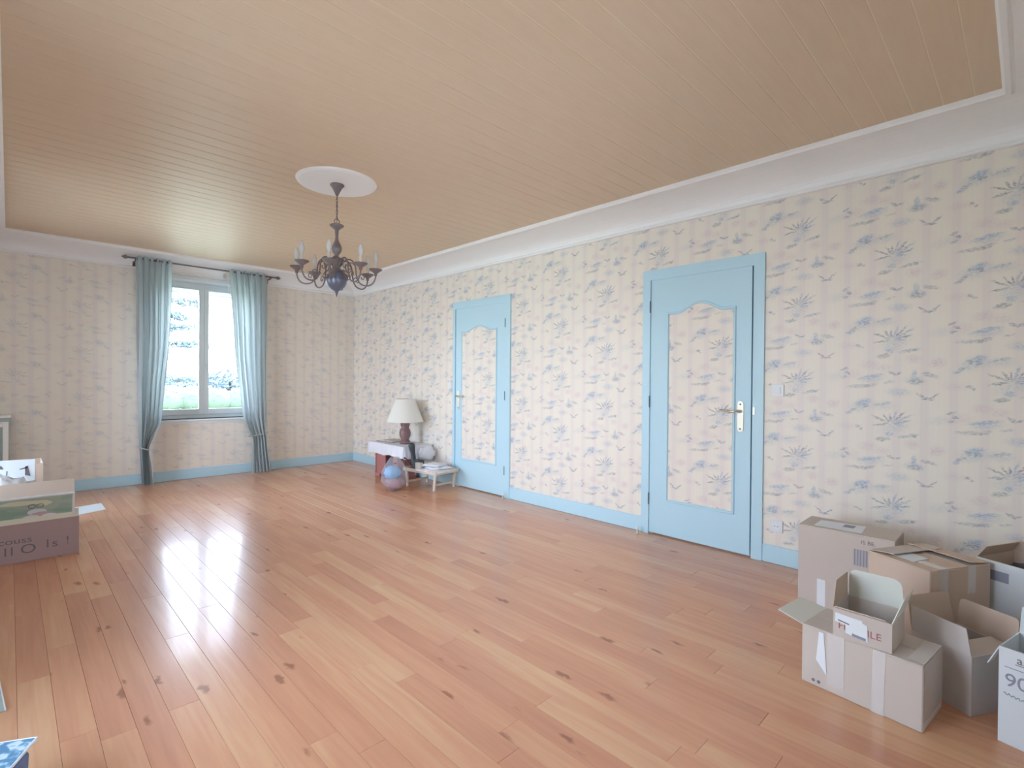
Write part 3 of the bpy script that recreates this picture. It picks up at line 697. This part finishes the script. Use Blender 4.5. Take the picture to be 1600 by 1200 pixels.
# open book
bk = thing('open_book', 'open book with brown cover lying on the white cloth left of the lamp', 'book', (3.47, 5.70, TZ+.0045), R(12))
boxobj('cover', (-.11, .11, -.15, .15, 0, .006), M_BWOOD, bk, bevel=.001)
for s in (-1, 1):
    bm = B(); n = 8; rows = []
    for k in range(n+1):
        y = s*.142*k/n; z = .008+.016*math.sin(PI*min(1, k/n*1.0)**.6); rows.append((bm.verts.new((-.10, y, z)), bm.verts.new((.10, y, z)), bm.verts.new((-.10, y, .006)), bm.verts.new((.10, y, .006))))
    for a, b in zip(rows, rows[1:]):
        bm.faces.new((a[0], a[1], b[1], b[0])); bm.faces.new((a[0], b[0], b[2], a[2])); bm.faces.new((a[1], a[3], b[3], b[1]))
    a = rows[-1]; bm.faces.new((a[0], a[1], a[3], a[2])); obj('page_block', bm, M_SLEEVE, bk)
# lamp
lp = thing('table_lamp', 'table lamp with turned dark wood base and wide off-white shade', 'lamp', (3.455, 5.36, TZ+.0045))
bm = B(); add_lathe(bm, [(0, 0), (.066, 0), (.07, .012), (.066, .03), (.05, .042), (.045, .055), (.055, .07), (.066, .10), (.07, .135), (.064, .165), (.05, .19), (.044, .20), (.052, .215), (.058, .24), (.054, .268), (.036, .285), (.02, .292), (.014, .31), (0, .31)], 28)
obj('lamp_base', bm, M_BWOOD, lp, smooth=True)
bm = B(); add_tube(bm, [(0, 0, .30), (0, 0, .36)], .012, 10); add_lathe(bm, [(.012, .36), (.03, .40), (.032, .43), (.02, .455), (0, .46)], 12); obj('lamp_socket', bm, M_BULB, lp, smooth=True)
bm = B(); n = 40
prs = [(.222, .272), (.113, .548)]
add_lathe(bm, [(.222, .272), (.2247, .272), (.115, .55), (.1125, .55), (.2195, .275), (.222, .272)], n); obj('lamp_shade', bm, M_SHADE, lp, smooth=False)
for p in lp.children[-1].data.polygons: p.use_smooth = abs(p.normal.z) < .9
bm = B()
for k in range(3): a = k*2*PI/3; add_tube(bm, [(0, 0, .50), (.134*math.cos(a), .134*math.sin(a), .50)], .002, 5)
add_tube(bm, [(0, 0, .455), (0, 0, .50)], .002, 5); obj('shade_frame', bm, M_CHROME, lp)

# bamboo tray table
trt = thing('bed_tray', 'small pale wooden bed tray on folding legs beside the lamp table', 'tray', (3.44, 4.80, 0), R(8))
hw, hl, tz = .175, .268, .20
boxobj('tray_board', (-hw, hw, -hl, hl, tz-.012, tz-.002), M_TRAY, trt)
for s in (-1, 1):
    boxobj('rim', (s*hw-.008, s*hw+.008, -hl, hl, tz-.022, tz+.014), M_TRAY, trt, bevel=.002)
    boxobj('rim', (-hw, hw, s*hl-.008, s*hl+.008, tz-.022, tz+.018), M_TRAY, trt, bevel=.002)
for sy in (-1, 1):
    for sx in (-1, 1):
        bm = B(); x = sx*(hw-.022); add_prism(bm, [(x-.009, sy*(hl-.05), tz-.015), (x-.009, sy*(hl-.02), tz-.015), (x-.009, sy*(hl-.04), 0), (x-.009, sy*(hl-.065), 0)], (.018, 0, 0))
        obj('leg', bm, M_TRAY, trt)
    boxobj('cross_bar', (-hw+.022, hw-.022, sy*(hl-.066)-.008, sy*(hl-.066)+.008, .045, .068), M_TRAY, trt, bevel=.002)
# linens on the tray: three folded cloths
for k, (dx, dy, sx, sy, rz, lab) in enumerate((( -.02, -.06, .30, .36, 12, 'widest folded white linen, lowest of the pile on the bed tray'), (.02, -.04, .25, .29, -8, 'folded white linen in the middle of the pile on the bed tray'), (.0, -.02, .20, .22, 20, 'rumpled white linen on top of the pile on the bed tray'))):
    bm = B(); n = 12; hgt = .02
    g = [[None]*(n+1) for _ in range(n+1)]
    for lay in (0, 1):
        for i in range(n+1):
            for j in range(n+1):
                u, v = i/n-.5, j/n-.5; e = max(abs(u), abs(v))*2
                zz = (hgt*(1-.75*max(0, e-.8)*4*.25)+.006*math.sin(i*1.3+k)*math.cos(j*1.1+k*2)) if lay else .001
                if lay and e > .99: zz = hgt*.35
                g[i][j] = (bm.verts.new((u*sx+.006*math.sin(j*1.7), v*sy+.006*math.sin(i*1.5+k), zz)), g[i][j]) if lay else bm.verts.new((u*sx+.006*math.sin(j*1.7), v*sy+.006*math.sin(i*1.5+k), zz))
    for i in range(n):
        for j in range(n):
            for l in (0, 1): bm.faces.new([g[a][b][l] for a, b in ((i, j), (i+1, j), (i+1, j+1), (i, j+1))])
    for i in range(n):
        for (a, b), (c, d) in (((i, 0), (i+1, 0)), ((i, n), (i+1, n)), ((0, i), (0, i+1)), ((n, i), (n, i+1))): bm.faces.new((g[a][b][0], g[c][d][0], g[c][d][1], g[a][b][1]))
    o = obj('folded_linen', bm, M_CLOTH, smooth=True, loc=(3.44+dx, 4.75+dy, tz+k*.0255)); o.rotation_euler = (0, 0, R(rz)); tag(o, lab, 'linen', 'white linens piled on the bed tray')
# dark telephone on tray end
ph = thing('telephone', 'dark corded telephone with upright handset at the cloth side of the bed tray', 'telephone', (3.36, 4.965, tz))
bm = B(); add_box(bm, -.055, .06, -.10, .04, 0, .10); v = [q for q in bm.verts if q.co.z > .06]
for q in v: q.co.x *= .75; q.co.y = q.co.y*.8-.005
obj('phone_body', bm, M_BLACK, ph, bevel=.008)
bm = B(); add_tube(bm, bez([(-.01, .05, .03), (.0, .06, .12), (-.03, .04, .2), (-.04, .06, .29)], 12), [.036, .036, .034, .03, .028, .027, .026, .027, .03, .034, .038, .036, .02], 10); obj('handset', bm, M_BLACK, ph, smooth=True)
bm = B(); pts = []
for k in range(120):
    t = k/119; a = t*2*PI*22; c = Vector((-.04-.06*math.sin(t*PI), .05+.10*t, .03+.085*math.sin(t*PI))); pts.append(c+Vector((.006*math.cos(a), 0, .006*math.sin(a))))
add_tube(bm, pts, .0028, 5); obj('coiled_cord', bm, M_BLACK, ph, smooth=True)
bx = thing('small_box', 'small cream box standing before the dark telephone on the bed tray', 'box', (3.30, 4.83, tz+.001), R(15))
boxobj('box_body', (-.025, .025, -.035, .035, 0, .075), M_SLEEVE, bx, bevel=.002); boxobj('box_lid', (-.027, .027, -.037, .037, .072, .082), M_SLEEVE, bx, bevel=.002)

# plastic bag
pb = thing('plastic_bag', 'clear plastic bag holding blue and pink stuff on the floor before the lamp table', 'bag', (3.02, 4.885, 0))
def bagmesh(rx, ry, h, pinch, seed):
    bm = B(); n = 40; rows = []; rnd = random.Random(seed); phs = [rnd.uniform(0, 6) for _ in range(4)]
    for j in range(19):
        t = j/18; rr = (math.sin(min(1, t*3.2)*PI/2)**.6)*(1-(max(0, t-.55)/.45)**1.4*(1-pinch)) if t > 0 else .5
        row = []
        for i in range(n):
            a = 2*PI*i/n; k = rr*(1+.05*math.sin(5*a+phs[0]+t*3)+.035*math.sin(11*a+phs[1]-t*5)+.02*math.sin(17*a+phs[2]))
            row.append(bm.verts.new((rx*k*math.cos(a), ry*k*math.sin(a), .002+h*t+.006*math.sin(7*a+t*9)*(t > .1))))
        rows.append(row)
    for a, b in zip(rows, rows[1:]):
        for i in range(n): bm.faces.new((a[i], a[(i+1) % n], b[(i+1) % n], b[i]))
    bm.faces.new(rows[0]); bm.faces.new(rows[-1]); return bm
obj('bag_film', bagmesh(.135, .135, .36, .35, 2), M_BAG, pb, smooth=True)
M_BLUEC = mat('sky_blue_cloth', S(150, 200, 244), .6, bump=.3, bscale=12)
M_PINKC = mat('dusty_pink_cloth', S(186, 146, 150), .7, bump=.3, bscale=20)
blob('blue_bundle', (-.03, 0, .20), (.09, .095, .075), M_BLUEC, 7, .2, pb)
blob('pink_bundle', (.0, .0, .085), (.11, .11, .075), M_PINKC, 9, .2, pb, flat=.006)
blob('red_label', (-.03, -.05, .305), (.022, .022, .012), mat('red_plastic', S(180, 90, 110), .4), 2, .1, pb, sub=2)

# ---------------------------------------------------------------- cartons
TH = .004
def flap(parent, side, w, d, h, l, ang, m, taper=.0, rnd=0, name='flap', span=None):
    """hinged flap; side f/b/r/l ; ang 0 closed, 90 upright, 180 folded out"""
    ca, sa = math.cos(R(ang)), math.sin(R(ang))
    if side == 'f': p0, ax, inn = Vector((0, 0, h)), Vector((1, 0, 0))*w, Vector((0, -1, 0))
    if side == 'b': p0, ax, inn = Vector((0, -d, h)), Vector((1, 0, 0))*w, Vector((0, 1, 0))
    if side == 'r': p0, ax, inn = Vector((0, -d, h)), Vector((0, 1, 0))*d, Vector((1, 0, 0))
    if side == 'l': p0, ax, inn = Vector((w, -d, h)), Vector((0, 1, 0))*d, Vector((-1, 0, 0))
    dr = inn*ca+Vector((0, 0, 1))*sa; L_ = ax.length; u = ax.normalized()
    a, b = (0.002, L_-.002) if span is None else span
    pts = [p0+u*a, p0+u*b]
    if rnd:
        for k in range(5): q = k/4*PI/2; pts.append(p0+u*(b-taper-rnd+rnd*math.cos(q))+dr*(l-rnd+rnd*math.sin(q)))
        for k in range(5): q = PI/2+k/4*PI/2; pts.append(p0+u*(a+taper+rnd+rnd*math.cos(q))+dr*(l-rnd+rnd*math.sin(q)))
    else: pts += [p0+u*(b-taper)+dr*l, p0+u*(a+taper)+dr*l]
    nrm = u.cross(dr).normalized()*.003
    bm = B(); add_prism(bm, pts, nrm); return obj(name, bm, m, parent)
def carton(label, loc, ang, w, d, h, m, minner=None, opened=True, group=None):
    t = thing('cardboard_box', label, 'box', loc, R(ang), group)
    bm = B()
    if opened:
        add_box(bm, 0, w, -TH, 0, 0, h); add_box(bm, 0, w, -d, -d+TH, 0, h); add_box(bm, 0, TH, -d+TH, -TH, 0, h); add_box(bm, w-TH, w, -d+TH, -TH, 0, h); add_box(bm, TH, w-TH, -d+TH, -TH, 0, TH)
        obj('box_body', bm, m, t)
    else:
        add_box(bm, 0, w, -d, 0, 0, h-.004); obj('box_body', bm, m, t, bevel=.003)
        # four closed flaps: two minor below, two major with a seam
        boxobj('flap', (.001, w-.001, -d/2+.0015, -.001, h-.004, h), m, t, bevel=.001); boxobj('flap', (.001, w-.001, -d+.001, -d/2-.0015, h-.004, h), m, t, bevel=.001)
    return t
def sticker(name, parent, pts, nrm, m, label=None):
    bm = B(); add_prism(bm, pts, Vector(nrm)*.0012); o = obj(name, bm, m, parent)
    if label: o['label'] = label
    return o
GB = 'cardboard boxes piled in the right-hand corner'
# A: tall closed carton against the wall
A = carton('tallest closed cardboard box standing against the wall beside the socket', (3.157, .457, 0), 90, .44, .245, .433, M_CARD, opened=False, group=GB)
sticker('paper_sheet', A, [(.37, -.03, .4335), (.37, -.17, .4335), (.16, -.20, .4335), (.15, -.035, .4335)], (0, 0, 1), M_PAPER, 'white printed sheet on top')
sticker('print_line', A, [(.25, -.10, .435), (.25, -.16, .435), (.20, -.165, .435), (.20, -.105, .435)], (0, 0, 1), M_GREYINK)
sticker('tape', A, [(.305, .0, .0), (.345, 0, 0), (.345, 0, .15), (.305, 0, .15)], (0, 1, 0), M_PAPER, 'white tape strip')
for k in range(5): sticker('barcode_bar', A, [(.168-k*.013, 0, .27), (.176-k*.013, 0, .27), (.176-k*.013, 0, .355), (.168-k*.013, 0, .355)], (0, 1, 0), M_GREYINK)
text('box_lettering', 'IS BE.', .028, M_INK, A, (.145, .0008, .388), (R(90), 0, R(180)))
# B: closed carton with paper tape
Bx = carton('closed tan box with two pale tape bands, lying askew before the tallest box', (2.81, .285, 0), 61.5, .279, .37, .42, M_CARDT, opened=False, group=GB)
for y in (-.06, -.23): 
    sticker('tape', Bx, [(0, y, .30), (0, y-.045, .30), (0, y-.045, .4205), (0, y, .4205)], (-1, 0, 0), M_TAPE)
    sticker('tape', Bx, [(0, y, .4205), (0, y-.045, .4205), (.279, y-.045, .4205), (.279, y, .4205)], (0, 0, 1), M_TAPE)
flap(Bx, 'b', .279, .37, .421, .12, 6, M_CARDT); fl_ = flap(Bx, 'l', .279, .37, .423, .10, 5, M_CARD, .03)
sticker('paper_sheet', Bx, [(.10, -.04, .4225), (.26, -.05, .4225), (.25, -.16, .4225), (.11, -.15, .4225)], (0, 0, 1), M_PAPER)
# D: long closed carton at the front
D = carton('long closed cardboard box at the front, clear tape over its right end', (2.274, .246, 0), 82.6, .40, .24, .235, M_CARD, opened=False, group=GB)
sticker('tape', D, [(.245, 0, .03), (.305, 0, .03), (.305, 0, .234), (.245, 0, .234)], (0, 1, 0), M_TAPE, 'glossy clear tape')
sticker('tape', D, [(.115, 0, .0), (.155, 0, .0), (.15, 0, .234), (.11, 0, .234)], (0, 1, 0), M_TAPE, 'glossy clear tape')
sticker('tape', D, [(.345, .0014, .11), (.305, .0014, .06), (.318, .0014, .225), (.335, .0014, .225)], (0, 1, 0), M_PAPER, 'torn white paper tape')
sticker('tape', D, [(0, -.01, .03), (0, -.23, .03), (0, -.23, .234), (0, -.01, .234)], (-1, 0, 0), M_TAPE, 'crinkled clear tape')
sticker('tape', D, [(0, -.02, .2362), (.05, -.02, .2362), (.05, -.22, .2362), (0, -.22, .2362)], (0, 0, 1), M_TAPE)
for x in (.335, .355): 
    bm = B(); add_tube(bm, [(x, 0, .022), (x, .001, .022)], .0065, 12); obj('print_mark', bm, M_INK, D)
flap(D, 'l', .40, .24, .233, .105, 170, M_CARDW, .012, 0)
# C: small open carton on D
Cx = carton('small open cardboard box marked in red standing on the long front box', (2.292, .338, .2365), 86.7, .19, .185, .108, M_CARD, group=GB)
flap(Cx, 'b', .19, .185, .108, .115, 84, M_CARDW, .004, .03)
flap(Cx, 'l', .19, .185, .108, .10, 88, M_CARDT, .02)
flap(Cx, 'r', .19, .185, .108, .10, 108, M_CARDW, .02)
flap(Cx, 'f', .19, .185, .108, .028, 150, M_CARD, .015)
text('box_lettering', 'FRAGILE', .036, M_REDINK, Cx, (.173, .0008, .034), (R(90), 0, R(180)), sx=1.06)
sticker('paper_label', Cx, [(.182, .0012, .092), (.182, .0012, .058), (.147, .0012, .054), (.147, .0012, .024), (.074, .0012, .014), (.076, .0012, .075), (.092, .0012, .08), (.092, .0012, .088)], (0, 1, 0), M_PAPER, 'white address label stuck over the red word')
sticker('barcode_bar', Cx, [(.125, .0026, .03), (.125, .0026, .02), (.08, .0026, .016), (.08, .0026, .026)], (0, 1, 0), M_GREYINK)
sticker('barcode_bar', Cx, [(.172, .0026, .068), (.172, .0026, .064), (.135, .0026, .058), (.135, .0026, .062)], (0, 1, 0), M_INK)
# E: open grey carton
Ex = carton('grey open cardboard box with raised flaps behind the long front box', (2.518, .134, 0), 60, .22, .24, .219, M_CARDG, group=GB)
flap(Ex, 'f', .22, .24, .219, .105, 98, M_CARDG, .008)
flap(Ex, 'l', .22, .24, .219, .13, 100, M_CARDT, .006, .02)
flap(Ex, 'b', .22, .24, .219, .11, 98, M_CARDT, .006, .015)
flap(Ex, 'r', .22, .24, .219, .075, 15, M_CARD, .03)
# F: white carton cut by the right edge
Fx = carton('white printed box cut off by the right edge, nearest to the camera', (2.3635, -.1825, 0), 76, .25, .19, .326, M_WBOX, group=GB)
flap(Fx, 'l', .25, .19, .326, .085, 246, M_WBOX, .012, span=(.11, .188))
flap(Fx, 'b', .25, .19, .326, .10, 82, M_WBOX, .01)
text('box_lettering', '90', .062, M_GREYINK, Fx, (.235, .0008, .20), (R(90), 0, R(180)))
text('box_lettering', 'a.', .036, M_INK, Fx, (.205, .0008, .285), (R(90), 0, R(180)))
sticker('print_line', Fx, [(.235, 0, .262), (.002, 0, .262), (.002, 0, .264), (.235, 0, .264)], (0, 1, 0), M_GREYINK)
sticker('print_line', Fx, [(.208, 0, .279), (.165, 0, .279), (.165, 0, .281), (.208, 0, .281)], (0, 1, 0), M_INK)
bm = B(); pts = [(.237-.0035*k, .0008, .172-.0012*k*.3+.004*math.sin(k*1.9)) for k in range(34)]; add_tube(bm, pts, .0014, 4); obj('script_line', bm, M_GREYINK, Fx)
# G: white-faced open carton behind
Gx = carton('open white-faced box with grey label in the corner behind the tan box', (3.09, -.067, 0), 64, .25, .27, .425, M_CARDT, group=GB)
sticker('printed_face', Gx, [(0, 0, .18), (.25, 0, .18), (.25, 0, .424), (0, 0, .424)], (0, 1, 0), M_WBOX, 'white printed front face')
sticker('paper_label', Gx, [(.20, .0013, .34), (.20, .0013, .385), (.13, .0013, .385), (.13, .0013, .34)], (0, 1, 0), M_GREYINK, 'grey label')
flap(Gx, 'l', .25, .27, .425, .06, 60, M_CARDT, .01); flap(Gx, 'b', .25, .27, .425, .06, 80, M_CARDT, .01)
blob('dark_filling', (.12, -.13, .36), (.10, .10, .05), M_BLACK, 3, .3, Gx)  # dark lump filling the inside of the open box

# left side: cardboard box with picture-book, poster carton
Lb = carton('open cardboard box with handwriting on its front, at the left edge', (.347, 4.64, 0), 180, .62, .32, .255, mat('mauve_cardboard', S(178, 154, 152), .75, var=.05, bscale=6), group='cardboard boxes at the left edge')
flap(Lb, 'b', .62, .32, .255, .215, 92, M_CARDT, .0)
flap(Lb, 'r', .62, .32, .255, .15, 176, M_WBOX, .012, span=(.02, .30))
flap(Lb, 'f', .62, .32, .255, .055, 80, mat('cream_board', S(226, 222, 202), .6), .0)
for tx, sz, x, z, sx in (('!', .075, .07, .075, 1), ('I', .08, .172, .07, 1), ('s', .075, .142, .07, 1.2), ('O', .085, .297, .055, 1.15), ('I', .08, .345, .055, 1), ('I', .08, .375, .055, 1), ('couss', .058, .40, .128, 1.25)):
    text('handwriting', tx, sz, M_INK, Lb, (x, .0008, z), (R(90), 0, R(180)), sx=sx)
def greenpic():
    m = bpy.data.materials.new('green_landscape_print'); m.use_nodes = True; nt = m.node_tree; L = nt.links.new; p = nt.nodes['Principled BSDF']; p.inputs['Roughness'].default_value = .35
    tc = nd(nt, 'ShaderNodeTexCoord'); n = nd(nt, 'ShaderNodeTexNoise'); n.inputs['Scale'].default_value = 7; n.inputs['Detail'].default_value = 1
    mp = nd(nt, 'ShaderNodeMapping'); mp.inputs['Scale'].default_value = (.6, 1, 1.8); L(tc.outputs['Object'], mp.inputs[0]); L(mp.outputs[0], n.inputs['Vector'])
    cr = nd(nt, 'ShaderNodeValToRGB'); cr.color_ramp.interpolation = 'CONSTANT'; e = cr.color_ramp.elements
    e[0].color = S(150, 180, 164); e[1].position = .5; e[1].color = S(176, 196, 180); x = e.new(.42); x.color = S(164, 188, 174); x = e.new(.62); x.color = S(222, 226, 200)
    L(n.outputs['Fac'], cr.inputs[0]); L(cr.outputs[0], p.inputs['Base Color']); return m
gp = thing('picture_board', 'white-edged board printed with a pale green landscape, leaning in the box at the left edge', 'picture', (.322, 4.68, .20), R(180))
gp.rotation_euler = (R(-20), 0, R(180))
boxobj('board', (0, .55, -.012, 0, 0, .245), M_PAPER, gp, bevel=.002); boxobj('printed_face', (.012, .55, -.0005, .0015, .04, .235), greenpic(), gp)
for k, (x, z, r, c) in enumerate(((.19, .13, .032, M_WBOX), (.17, .10, .04, mat('pale_pink_print', S(206, 186, 190), .5)), (.22, .09, .028, M_WBOX), (.13, .09, .026, M_PAPER))):
    bm = B(); add_prism(bm, [(x+r*1.5*math.cos(q/14*2*PI), .0015+k*.0004, z+r*.7*math.sin(q/14*2*PI)) for q in range(14)], (0, .0005, 0)); obj('printed_shape', bm, c, gp)
for x in (.175, .215):
    bm = B(); add_tube(bm, [(x+.017*math.cos(q/12*2*PI), .004, .175+.014*math.sin(q/12*2*PI)) for q in range(13)], .002, 5, cap=False); obj('printed_ring', bm, M_INK, gp)
# tall carton with printed white face behind it
Mx = carton('taller cardboard box with printed white front behind the box at the left edge', (.185, 5.30, 0), 180, .5, .35, .56, M_CARDT, group='cardboard boxes at the left edge')
sticker('printed_face', Mx, [(.045, 0, .02), (.498, 0, .02), (.498, 0, .60), (.19, 0, .60), (.045, 0, .595)], (0, 1, 0), M_WBOX, 'white printed panel')
for q in ([(.07, .47), (.085, .55), (.10, .545), (.10, .48)], [(.085, .545), (.13, .53), (.13, .523), (.09, .53)], [(.11, .46), (.19, .46), (.19, .464), (.11, .464)], [(.197, .47), (.203, .47), (.2, .52), (.194, .52)], [(.215, .535), (.25, .54), (.245, .565), (.225, .56)], [(.24, .49), (.255, .50), (.255, .52), (.24, .525)]):
    sticker('printed_shape', Mx, [(x, .0013, z) for x, z in q], (0, 1, 0), M_INK)
pl_ = blob('crumpled_plastic', (-.02, 5.13, .26), (.17, .10, .25), mat('shiny_white_plastic', S(236, 236, 240), .18, bump=.8, bscale=28), 5, .35); tag(pl_, 'crumpled shiny white plastic stuffed between the two boxes at the left edge', 'plastic wrap')
# support for the plastic: carton contents
# pale green panelled cabinet at the far left
cb = thing('cabinet', 'pale grey-green panelled cabinet against the window wall, cut by the left edge', 'cabinet', (.005, 6.99, 0))
boxobj('cabinet_body', (-.365, 0, -.14, .11, .0, .825), M_GREEN, cb, bevel=.003)
boxobj('cabinet_top', (-.37, .012, -.155, .12, .825, .848), M_WHITE, cb, bevel=.004)
bm = B()
for q in ((-.34, -.30, .05, .79), (-.05, -.01, .05, .79), (-.30, -.05, .74, .79), (-.30, -.05, .05, .10)): add_box(bm, q[0], q[1], -.158, -.14, q[2], q[3])
dr_ = obj('cabinet_door', bm, M_WHITE, cb, bevel=.003); boxobj('door_panel', (-.28, -.07, -.149, -.1405, .12, .72), M_GREEN, dr_, bevel=.004)

# small items at the bottom left
fo = thing('folder', 'grey-green folder with pale edge lying flat at the left edge', 'folder', (-.012, 2.615, .001), R(94))
boxobj('cover', (0, .30, 0, .21, 0, .004), M_GREEN, fo); boxobj('page_edge', (-.003, .30, -.004, 0, 0, .006), M_PAPER, fo)
def bluefab():
    m = bpy.data.materials.new('blue_floral_fabric'); m.use_nodes = True; nt = m.node_tree; L = nt.links.new; p = nt.nodes['Principled BSDF']; p.inputs['Roughness'].default_value = .6
    tc = nd(nt, 'ShaderNodeTexCoord'); n = nd(nt, 'ShaderNodeTexNoise'); n.inputs['Scale'].default_value = 42; n.inputs['Detail'].default_value = 3; L(tc.outputs['Object'], n.inputs['Vector'])
    cr = nd(nt, 'ShaderNodeValToRGB'); e = cr.color_ramp.elements; e[0].position = .42; e[0].color = S(92, 140, 178); e[1].position = .58; e[1].color = S(206, 226, 238); x = e.new(.5); x.color = S(128, 172, 204)
    L(n.outputs['Fac'], cr.inputs[0]); L(cr.outputs[0], p.inputs['Base Color']); return m
cu_ = thing('fabric_bag', 'blue floral fabric bag with slate-blue side lying in the bottom left corner', 'bag', (.058, 2.04, 0))
def poly_slab(pts, z0, z1, inset=.02):
    bm = B(); a = [bm.verts.new((x, y, z0)) for x, y in pts]; cx = sum(p[0] for p in pts)/len(pts); cy = sum(p[1] for p in pts)/len(pts)
    b = [bm.verts.new((x+(cx-x)*inset, y+(cy-y)*inset, z1)) for x, y in pts]; n = len(pts)
    for i in range(n): bm.faces.new((a[i], a[(i+1) % n], b[(i+1) % n], b[i]))
    bm.faces.new(a[::-1]); bm.faces.new(b); return bm
obj('bag_side', poly_slab([(-.02, -.02), (-.14, .10), (-.38, .06), (-.40, -.24), (-.13, -.26)], .0, .14, -.03), mat('slate_blue_fabric', S(104, 122, 158), .6, bump=.2, bscale=20), cu_, bevel=.006)
obj('bag_top', poly_slab([(.0, .02), (-.10, .075), (-.40, .08), (-.41, -.25), (-.12, -.22)], .145, .152, .01), bluefab(), cu_)
bm = B(); add_tube(bm, [(-.40, .08, .149), (-.10, .076, .149), (.001, .021, .149), (-.12, -.221, .149)], .004, 6); obj('piping', bm, M_PAPER, cu_)

# ---------------------------------------------------------------- outdoors
M_LAWN = mat('pale_lawn', S(176, 184, 160), .9, var=.2, bscale=.4)
M_HEDGE = mat('hedge_leaves', S(98, 112, 92), .8, var=.3, bscale=3)
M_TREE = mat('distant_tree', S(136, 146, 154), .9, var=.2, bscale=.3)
M_CEDAR = mat('cedar_needles', S(112, 126, 132), .8, var=.3, bscale=5)
M_BARK = mat('bark', S(80, 74, 72), .9, var=.2, bscale=8)
bm = B(); add_box(bm, -60, 120, YB+.32, 160, -.6, -.35); st(obj('ground', bm, M_LAWN), 'pale sunlit lawn outside the window', 'lawn')
bm = B(); add_box(bm, XL-.32, 60, -20, YF-.22, -.6, -.35); st(obj('yard', bm, mat('pale_yard', S(206, 200, 190), .9)), 'pale yard outside the wall behind the camera', 'yard')
bm = B(); add_box(bm, -60, XL-.32, -20, YB+.32, -.6, -.35); st(obj('terrace', bm, mat('pale_terrace', S(206, 200, 190), .9)), 'pale terrace outside the wall beside the camera', 'terrace')
def leafy(bm, c, r, n, leaf, rnd):
    for _ in range(n):
        th_, zz = rnd.uniform(0, 2*PI), rnd.uniform(-1, 1); k = rnd.uniform(.75, 1.08); q = math.sqrt(1-zz*zz)
        p = Vector((c[0]+r[0]*q*math.cos(th_)*k, c[1]+r[1]*q*math.sin(th_)*k, c[2]+r[2]*zz*k))
        a = Vector((rnd.uniform(-1, 1), rnd.uniform(-1, 1), rnd.uniform(-1, 1))).normalized(); b = a.orthogonal().normalized(); s = leaf*rnd.uniform(.6, 1.3)
        bm.faces.new([bm.verts.new(p+a*s), bm.verts.new(p+b*s*.5), bm.verts.new(p-a*s), bm.verts.new(p-b*s*.5)])
rnd = random.Random(11)
hd = thing('hedge', 'low clipped green hedge across the lawn outside the window', 'hedge', (8, 27, -.35))
bm = B(); 
for k in range(26):
    bmesh.ops.create_icosphere(bm, subdivisions=2, radius=1, matrix=Matrix.Translation((-13+k*1.0, rnd.uniform(-.1, .1), .5)) @ Matrix.Diagonal((.8, .55, .55+rnd.uniform(-.05, .08), 1)))
obj('hedge_core', bm, M_HEDGE, hd, smooth=True)
bm = B()
for k in range(60): leafy(bm, (-13+k*.43, 0, .55), (.55, .6, .56+rnd.uniform(-.05, .1)), 130, .07, rnd)
obj('foliage', bm, M_HEDGE, hd)['kind'] = 'stuff'
for k, (x, y, r_, h_, lab) in enumerate(((13, 84, 4.0, 3.6, 'pale leftmost tree on the horizon outside the window'), (20, 95, 5, 3.2, 'pale low tree on the horizon seen in the left pane'), (19.5, 70, 3.0, 4.2, 'pale rounded tree on the horizon behind the middle of the window'),
        (25, 86, 4.2, 3.0, 'pale low tree on the horizon seen in the right pane'), (27.5, 78, 2.2, 6.2, 'pale slim tree on the horizon seen in the right pane'), (34, 92, 6, 3.8, 'pale wide tree on the horizon near the right curtain'))):
    h_ *= .62; t = thing('distant_tree', lab, 'tree', (x, y, -.35), group='pale trees on the horizon')
    bm = B(); add_tube(bm, [(0, 0, 0), (0, 0, h_*.5)], .25, 6); obj('trunk', bm, M_BARK, t)
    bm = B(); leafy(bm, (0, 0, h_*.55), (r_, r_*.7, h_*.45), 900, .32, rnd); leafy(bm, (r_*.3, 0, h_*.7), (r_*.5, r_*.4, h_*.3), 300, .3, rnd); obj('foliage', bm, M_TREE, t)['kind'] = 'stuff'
cdr = thing('cedar_tree', 'cedar with layered drooping boughs seen through the left pane', 'tree', (2.9, 20, -.35))
bm = B(); add_tube(bm, [(0, 0, 0), (.05, 0, 3), (0, .05, 8)], [.28, .22, .1], 10); obj('trunk', bm, M_BARK, cdr)
nf = B()
for z, l, dz, a in ((1.6, 1.5, -.1, .05), (2.65, 1.85, .05, .0), (2.95, 1.5, .25, -.5), (3.4, 1.3, .2, .1), (4.05, 1.9, .1, .05), (4.35, 1.5, .2, -.1), (4.0, 1.6, .2, 2.8), (2.8, 1.8, .0, 3.4), (5.0, 1.7, .3, 4.2), (6.3, 1.3, .3, .6), (6.8, 1.1, .3, 2.5)):
    dv = Vector((math.cos(a), math.sin(a), 0)); bm = B()
    pts = [Vector((0, 0, z))+dv*l*k/6+Vector((0, 0, dz*math.sin(k/6*PI*.6))) for k in range(7)]
    add_tube(bm, pts, [.07, .06, .05, .04, .03, .02, .01], 6); obj('bough', bm, M_BARK, cdr)
    for k in range(2, 7):
        for _ in range(2):
            p = pts[k]+Vector((rnd.uniform(-.2, .2), rnd.uniform(-.3, .3), rnd.uniform(-.08, .1))); leafy(nf, p, (.24, .26, .10), 70, .06, rnd)
obj('foliage', nf, M_CEDAR, cdr)['kind'] = 'stuff'
